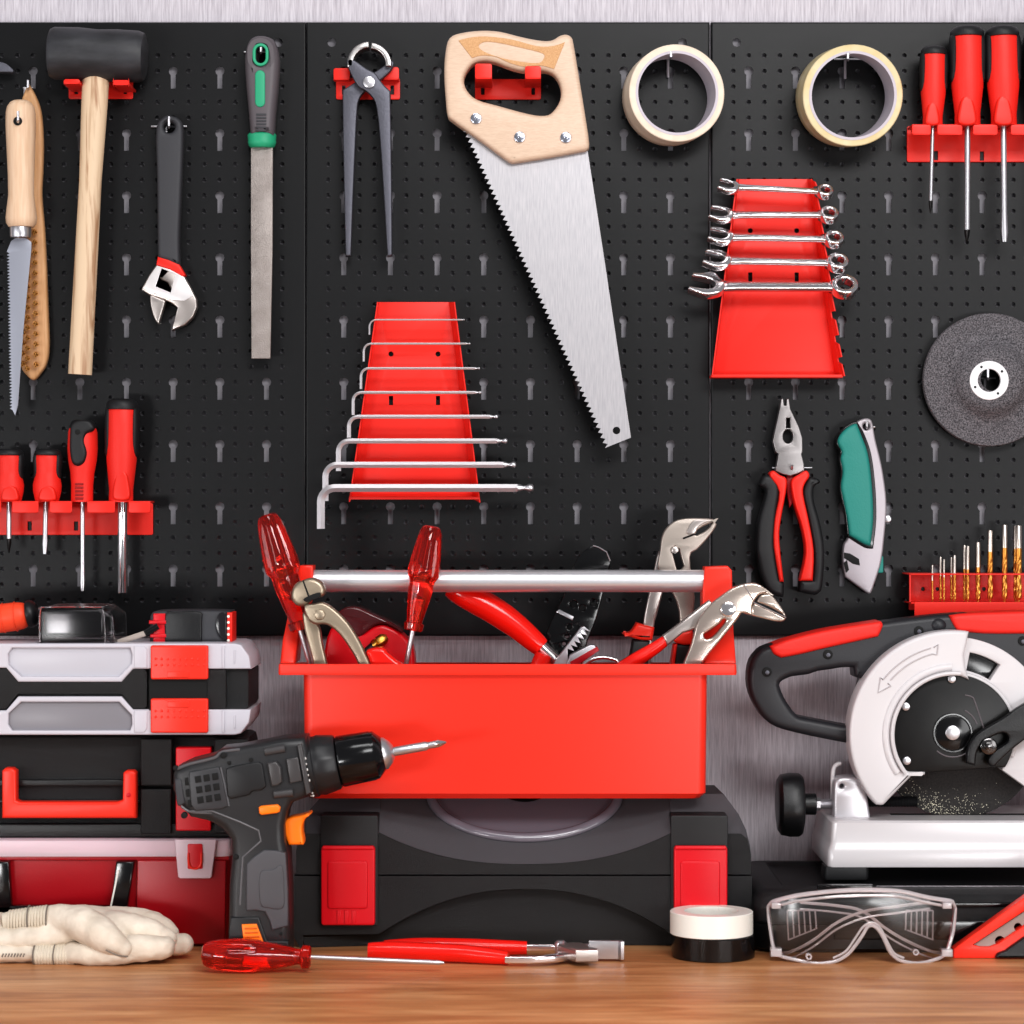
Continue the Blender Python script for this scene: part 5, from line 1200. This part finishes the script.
for sg, P in ((0, [(778, 953, -.272), (790, 952, -.264), (812, 941, -.258), (838, 922, -.256), (866, 911, -.256), (900, 906, -.256), (930, 902, -.256)]), (1, [(945, 953, -.27), (930, 951, -.262), (905, 940, -.2545), (885, 928, -.2525), (862, 911, -.2525), (835, 905.5, -.2525), (800, 902.5, -.2525)])):
    p = [at(*q) for q in curve_pts(P)]
    tm = obj('temple', [tube(p, .0015, n=8, squash=.8), tube([q + Vector((0, .0006, -.006)) for q in p[4:]], .001, n=6)], RIM, t)
    x0, x1 = ((787, 815) if sg == 0 else (906, 933))
    gy = -.268 if sg == 0 else -.266
    gl = []
    for i in range(6):
        x = x0 + (x1-x0)*i/5
        yb = (940 - 11*i/5) if sg == 0 else (930 + 10*i/5)
        gl.append(ptube([(x, 910.5, gy), (x + (1.5 if sg == 0 else -.5), yb, gy)], .9, n=6))
    gl += [ptube([(x0, 910.5, gy), (x1, 910.5, gy)], .8, n=6), ptube([(x0+1, 940 if sg == 0 else 930, gy), (x1+.5, 929 if sg == 0 else 940, gy)], .8, n=6)]
    obj('side_vent', gl, RIM, tm)
    hx = 776 if sg == 0 else 947
    obj('hinge_block', box(hx-5, 949 if sg == 0 else 950, hx+6, 957, -.276, -.262, 1), RIM, t); obj('hinge_block', box(hx-4, 903, hx+5, 909, -.276, -.262, 1), RIM, t)
obj('lens_stud', [ring(809, 957, 1.6, 3.2, -.286, -.28, 14, .3), ring(916, 952.5, 1.6, 3.2, -.282, -.276, 14, .3)], RIM, t)
settle(t)

# ================================================================== RED ANGLE TOOL
t = thing('angle_square', 'red plastic angle square with black foot at the bench corner', 'angle square')
AF = -.256
obj('frame', plate([(953.5, 949), (1024, 898), (1075, 861), (1075, 958.3), (953.5, 958.3)], AF, AF+.014, 1, [[(973, 945), (1024, 911.5), (1060, 887), (1060, 904), (1024, 926), (998, 944), (990, 947), (980, 947)]]), REDP, t)
obj('blade', plate([(970, 947), (1066, 884), (1066, 906), (1000, 948)], AF+.005, AF+.008, .3, [circ(1000, 941, 5, 16), circ(1018, 927, 4, 16)]), mat('grey_blade', (150, 138, 132), .5), t)
obj('foot', plate(sm([(996, 958.3, 1), (998, 954), (1006, 951, 1), (1024, 938), (1075, 905, 1), (1075, 958.5, 1)], 2), AF-.006, AF+.02, 2), BLKP, t)
settle(t)

# ================================================================== LOW BLACK CASE
LF = -.23
t = thing('flat_case', 'flat black textured case lying under the cut-off saw', 'case')
x0, x1 = X(753, LF), X(1110, LF); zt = .0565
obj('base', loft([(x0+.006, x1, LF+.006, -.012, .0003, .02), (x0+.001, x1, LF+.001, -.01, .004, .022), (x0, x1, LF, -.01, .026, .022)]), BLKP, t)
obj('lid', loft([(x0+.001, x1, LF+.001, -.01, .0268, .022), (x0, x1, LF, -.01, .03, .022), (x0+.002, x1, LF+.002, -.01, .046, .022), (x0+.006, x1, LF+.006, -.012, .053, .02), (x0+.013, x1, LF+.014, -.02, zt, .016), (x0+.03, x1, LF+.036, -.03, zt, .01), (x0+.034, x1, LF+.04, -.034, zt-.0035, .008)]), BLKT, t)
obj('lid_band', [box(834, 903, 1080, 907, LF-.0012, LF+.004, .8), box(834, 921, 1080, 940, LF-.001, LF+.004, 1.5)], BLKS, t)
zz = [wbox((X(872, -.17), -.1995, zt-.0004), (x1, -.197, zt+.0008), .0003)]
obj('zip_strip', zz, mat('zip_silver', (150, 146, 150), .5, .6, bump=(900, 1, I3)), t)
obj('latch_plate', [plate(rect(818, 885, 873, 898), LF+.001, LF+.01, .8)], BLKS, t)
settle(t)

# ================================================================== CUT-OFF SAW
t = thing('cut_off_saw', 'silver bench cut-off saw with black handle and red grips', 'power saw')
zf = zt + .0003
BF2 = -.156
bx0 = X(831, BF2); bx1 = X(1110, BF2); r = .006
Z = lambda py: zpx(py, BF2)
bs = obj('base', loft([(bx0-.003, bx1, BF2-.002, -.022, Z(867), r), (bx0-.0035, bx1, BF2-.0025, -.022, Z(865), r), (bx0-.003, bx1, BF2-.002, -.022, Z(851), r), (bx0-.001, bx1, BF2-.0005, -.022, Z(846), r), (bx0, bx1, BF2+.001, -.023, Z(842), r), (bx0+.001, bx1, BF2+.0015, -.023, Z(823), r), (bx0+.003, bx1, BF2+.0035, -.025, Z(821), r)]), CASTA, t)
for fx, fy in (((824, 869), -.157), ((824, 862), -.05), ((1060, 1100), -.157)):
    obj('foot', loft([(X(fx[0]+1, fy), X(fx[1]-1, fy), fy, fy+.03, zf, .004), (X(fx[0], fy), X(fx[1], fy), fy-.001, fy+.03, zf+.003, .004), (X(fx[0]+1, fy), X(fx[1], fy), fy, fy+.03, Z(866.5), .004)]), BLK, t)
VY = -.11
v = obj('vise_bracket', plate(sm([(834, 821.5, 1), (834.5, 788), (837, 780), (845, 777.5), (858, 778.5), (864, 785), (868, 800), (871, 821.5, 1)], 3), VY-.018, VY+.014, 2.5, [circ(842, 786.2, 2.3, 12)]), mat('bracket_alu', (190, 187, 191), .3, .45), t)
obj('bracket_hook', ptube(curve_pts([(833, 800), (832.5, 780), (834, 768), (838, 764), (841, 763.5)]), 2.2, VY+.005, n=10), WHITE, v)
obj('vise_screw', [pspin((812, 804, VY), (836, 804, VY), [(0, 5)] + [q for k in range(12) for q in ((.35+k*.05, 5.2), (.375+k*.05, 4.4))] + [(1, 5)], n=18), pspin((814, 804, VY), (820, 804, VY), [(0, 6.5), (1, 6.5)], n=6)], STEEL, t)
obj('threaded_rod', pspin((866, 801.5, VY), (918, 801.5, VY), [q for k in range(34) for q in ((k/34, 5.6), ((k+.5)/34, 4.9))], n=18), BLKP, t)
obj('clamp_knob', [pspin((777, 804, VY), (803, 804, VY), [(0, 18), (.02, 26), (.15, 31), (.5, 32.8), (.85, 32.5), (.97, 30), (1, 26)], n=48, lobe=lambda a, q: 1 - .06*(.5+.5*cos(5*a)))], BLKP, t)
obj('knob_hub', pspin((801, 804, VY), (816, 804, VY), [(0, 10.5), (.95, 10.8), (1, 9.5)], n=24), BLKP, t)
# head
HX, HY = 954, 735
out = sm([(1080, 612, 1), (1000, 613), (950, 614), (884, 621.6), (851, 628.5), (809, 637), (769, 645.5), (756.6, 653.5), (749.7, 666), (749, 688), (756.6, 707.6), (770.5, 724), (795.5, 732.8), (851, 744), (885, 748, 1), (905, 720, 1), (1000, 700, 1), (1080, 690, 1)], 3)
hol = sm([(853.7, 667.4, 1), (855, 677, 1), (862, 679, 1), (853, 727, 1), (809, 718.7), (797, 715), (787, 702), (781.6, 691), (780.5, 683), (790, 677.5), (798, 676), (809, 674.5), (818, 671.5), (831.5, 669.5), (842, 667.8)], 3)
hn = obj('handle', plate(out, -.125, -.085, 6, [hol], 4), mat('charcoal_plastic', (40, 40, 44), .42, bump=(900, .12, I3)), t)
obj('grip_inlay', plate(sm([(770, 646.3, 1), (787, 640), (823, 630.8), (860, 624.5), (881.4, 621.3, 1), (883.4, 626), (878.7, 636.6, 1), (850, 643), (823, 649), (800, 654.5), (781.6, 658, 1), (774, 654)], 3), -.129, -.081, 4, (), 3), REDG, hn)
obj('grip_inlay', plate(sm([(949.4, 615.5, 1), (975, 613), (1080, 610, 1), (1080, 633, 1), (1000, 634), (970, 632.5), (959, 631), (953.5, 624)], 3), -.129, -.081, 4, (), 3), REDG, hn)
for x, y in ((767, 672), (828, 654.5), (919, 631), (1023, 641)):
    obj('screw_hole', disc(x, y, 4.8, -.1262, -.12, 18, .2), DARK, hn); obj('sunk_screw', disc(x+.4, y+.6, 2.2, -.1268, -.12, 10, .2), GUN, hn)
s2 = S(-.125); c = at(938, 625, -.12)
obj('lock_button', ball(c, 9.5*s2, (1, .9, .85), 20, 12), mat('charcoal_plastic', (40, 40, 44), .42), hn)
# fixed guard
g1 = arc_band(HX, HY, 60, 104.5, 81.5, 222, 40)
band = [(HX + 104.5*cos(radians(a)), HY - 104.5*sin(radians(a))) for a in [81.5 + (222-81.5)*i/44 for i in range(45)]]
tipo = [(883, 804), (911, 776.5), (926, 775), (926, 772), (910, 772.5)]
inn = [(HX + 60*cos(radians(a)), HY - 60*sin(radians(a))) for a in [216 - (216-86)*i/40 for i in range(41)]]
outl = band + [(881, 805.5), (884, 805), (911.5, 776.5), (925.5, 775), (925.5, 772.3), (909.5, 772)] + inn + [(969.5, 680), (966, 668), (964.5, 655)]
gd = obj('blade_guard', [plate(outl, -.15, -.112, 3.5, (), 3)], WHITE, t)
obj('guard_rim', [tube([at(HX + 68*cos(radians(a)), HY - 68*sin(radians(a)), -.15) for a in [92 + (214-92)*i/40 for i in range(41)]], .0035, n=10, squash=.7), tube([at(HX + 61.5*cos(radians(a)), HY - 61.5*sin(radians(a)), -.154) for a in [84 + (218-84)*i/40 for i in range(41)]], .002, n=8)], WHITE, gd)
aa = [102 + (142-102)*i/14 for i in range(15)]
ar = [tube([at(HX + r_*cos(radians(a)), HY - r_*sin(radians(a)), -.1504) for a in A_], .0007, n=6) for r_, A_ in ((90, aa[1:]), (84, aa[1:-1]))]
P_ = lambda r_, a: at(HX + r_*cos(radians(a)), HY - r_*sin(radians(a)), -.1504)
ar += [tube([P_(90, 142), P_(93.5, 142), P_(87, 151), P_(80, 142), P_(84, 142)], .0007, n=6), tube([P_(90, 103), P_(92, 100), P_(82, 102), P_(84, 105)], .0007, n=6)]
obj('direction_arrow', ar, mat('arrow_relief', (186, 180, 182), .5), gd)
# moving guard
win = arc_band(HX, HY, 65.5, 84, 56.5, 79, 12)
mg = obj('lower_guard', [plate(arc_band(HX, HY, 59, 98, -36, 96, 44), -.14, -.118, 1.2, [win])], WHITE, t)
obj('inner_rim', [tube([at(HX + 61*cos(radians(a)), HY - 61*sin(radians(a)), -.141) for a in [-20 + 100*i/30 for i in range(31)]], .0026, n=8)], WHITE, mg)
obj('window_backing', [plate(arc_band(HX, HY, 60, 90, 46, 84, 12), -.1265, -.1255, .3)], BLKS, mg)
cut = [(HX + 60.5*cos(radians(a)), HY - 60.5*sin(radians(a))) for a in [-32 + (220+32)*i/60 for i in range(61)]]
cv_ = obj('gear_cover', plate(cut, -.145, -.125, .8), mat('cover_black', (12, 11, 12), .34, spec=.4, var=((20, 19, 19), 60, I3)), t)
obj('cover_screw', [disc(952, 679, 4.2, -.148, -.14, 18, .8)], STEEL, cv_); obj('cover_screw', [disc(906, 706.7, 4.2, -.148, -.14, 18, .8)], STEEL, cv_); obj('cover_screw', [disc(907, 761, 4.2, -.148, -.14, 18, .8)], STEEL, cv_)
obj('arbor', [ring(953, 733, 17.5, 20, -.1465, -.14, 36, .5), disc(953, 733, 17, -.1458, -.14, 36, .3)], BLKS, cv_)
obj('arbor_bolt', [disc(953, 733, 7.4, -.149, -.14, 26, .8)], STEEL, cv_)
obj('cover_relief', [tube([at(953 + r_*cos(radians(a)), 733 - r_*sin(radians(a)), -.1452) for a in [a0 + (a1-a0)*i/12 for i in range(13)]], .0007, n=6) for r_, a0, a1 in ((25.5, 20, 62), (24, 228, 330))] + [ptube(curve_pts([(965, 695), (972, 697), (975, 702), (985, 732)]), .7, -.1452, n=6)], GREY, cv_)
lv = sm([(1060, 690), (1024, 704), (1004, 718), (990, 726), (976, 735.5), (968, 749), (967, 763.5, 1), (975.5, 766, 1), (977.5, 751), (986.5, 740), (1003, 733), (1009, 738), (1006, 744), (993, 752.5), (988.5, 761.5), (993.5, 767), (1002, 759.4), (1024, 740.6), (1060, 722)], 3)
obj('lift_lever', plate(lv, -.16, -.15, 2, (), 3), BLKP, t)
obj('lever_bolt', [disc(989, 746.5, 8.6, -.163, -.146, 24, 1.6), disc(989, 746.5, 4.4, -.166, -.16, 6, .6)], mat('dark_chrome', (96, 94, 94), .18, 1), t)
obj('abrasive_wheel', disc(HX+4, HY-1, 84, -.105, -.1015, 72, .3), ABRAS, t)
g = []
for k in range(420):
    a = radians(random.gauss(252, 20)); r_ = 83 - abs(random.gauss(0, 11))
    x, y = HX+4 + r_*cos(a), HY-1 - r_*sin(a)
    if y > 776 and r_ < 83.5:
        c = at(x, y, -.1052); q = random.uniform(.0002, .00062)
        g.append(([tuple(c + Vector(d)*q) for d in ((1, 0, 0), (-1, 0, 0), (0, 1, 0), (0, -1, 0), (0, 0, 1), (0, 0, -1))], [(0, 2, 4), (2, 1, 4), (1, 3, 4), (3, 0, 4), (2, 0, 5), (1, 2, 5), (3, 1, 5), (0, 3, 5)]))
sp = obj('grit_specks', g, mat('sparkling_grit', (236, 230, 210), .4), t); sp['kind'] = 'stuff'
obj('wheel_slot', wbox((X(890, -.1), -.108, Z(823)), (X(1040, -.1), -.098, Z(820.6)), 0), DARK, t)
obj('pivot_arm', [plate([(1040, 640), (1085, 640), (1100, 822), (1046, 822), (1036, 720)], -.098, -.07, 4)], WHITE, t)
settle(t)

# ================================================================== LIGHT + CAMERA
def area(name, loc, aim, sx, sy, power, col=(1, 1, 1)):
    l = bpy.data.lights.new(name, 'AREA'); l.shape = 'RECTANGLE'; l.size = sx; l.size_y = sy; l.energy = power; l.color = col
    o = bpy.data.objects.new(name, l); COL.objects.link(o); o.location = loc
    o.rotation_euler = (Vector(aim) - Vector(loc)).to_track_quat('-Z', 'Y').to_euler(); return o
area('front_softbox', (.2, -2.5, 1.6), (.05, 0, .2), .8, .5, 17)
area('key_softbox', (.95, -2.45, 1.66), (.05, 0, .3), 1.0, .7, 34, (1, .985, .975))
area('top_softbox', (-.2, -1.7, 2.4), (0, 0, .2), 1.2, .5, 16)
area('low_softbox', (.95, -2.3, .12), (.1, 0, .15), .6, .2, 10)
area('low_softbox', (-1.15, -2.3, .12), (-.1, 0, .15), .5, .2, 13)
area('fill_softbox', (-1.9, -1.6, .4), (0, -.05, .15), 1.0, 1.0, 12, (.97, .98, 1))
area('side_softbox', (1.55, -2.0, .4), (0, -.1, .15), .7, .8, 10)
W = bpy.data.worlds.new('World'); SC.world = W; W.use_nodes = True
W.node_tree.nodes['Background'].inputs['Color'].default_value = (.86, .87, .9, 1); W.node_tree.nodes['Background'].inputs['Strength'].default_value = .33
cam = bpy.data.cameras.new('camera'); co = bpy.data.objects.new('camera', cam); COL.objects.link(co)
co.location = (0, -D, ZC); co.rotation_euler = (pi/2, 0, 0)
cam.sensor_width = 36; cam.lens = 36*D/1.024; cam.clip_start = .05; cam.clip_end = 20
cam.dof.use_dof = True; cam.dof.focus_distance = D - .1; cam.dof.aperture_fstop = 9
SC.camera = co
SC.view_settings.view_transform = 'Standard'; SC.view_settings.look = 'Medium High Contrast'
SC.view_settings.exposure = -.42
SC.cycles.use_denoising = True
SC.cycles.max_bounces = 12; SC.cycles.transmission_bounces = 10; SC.cycles.transparent_max_bounces = 16
SC.cycles.sample_clamp_indirect = 4
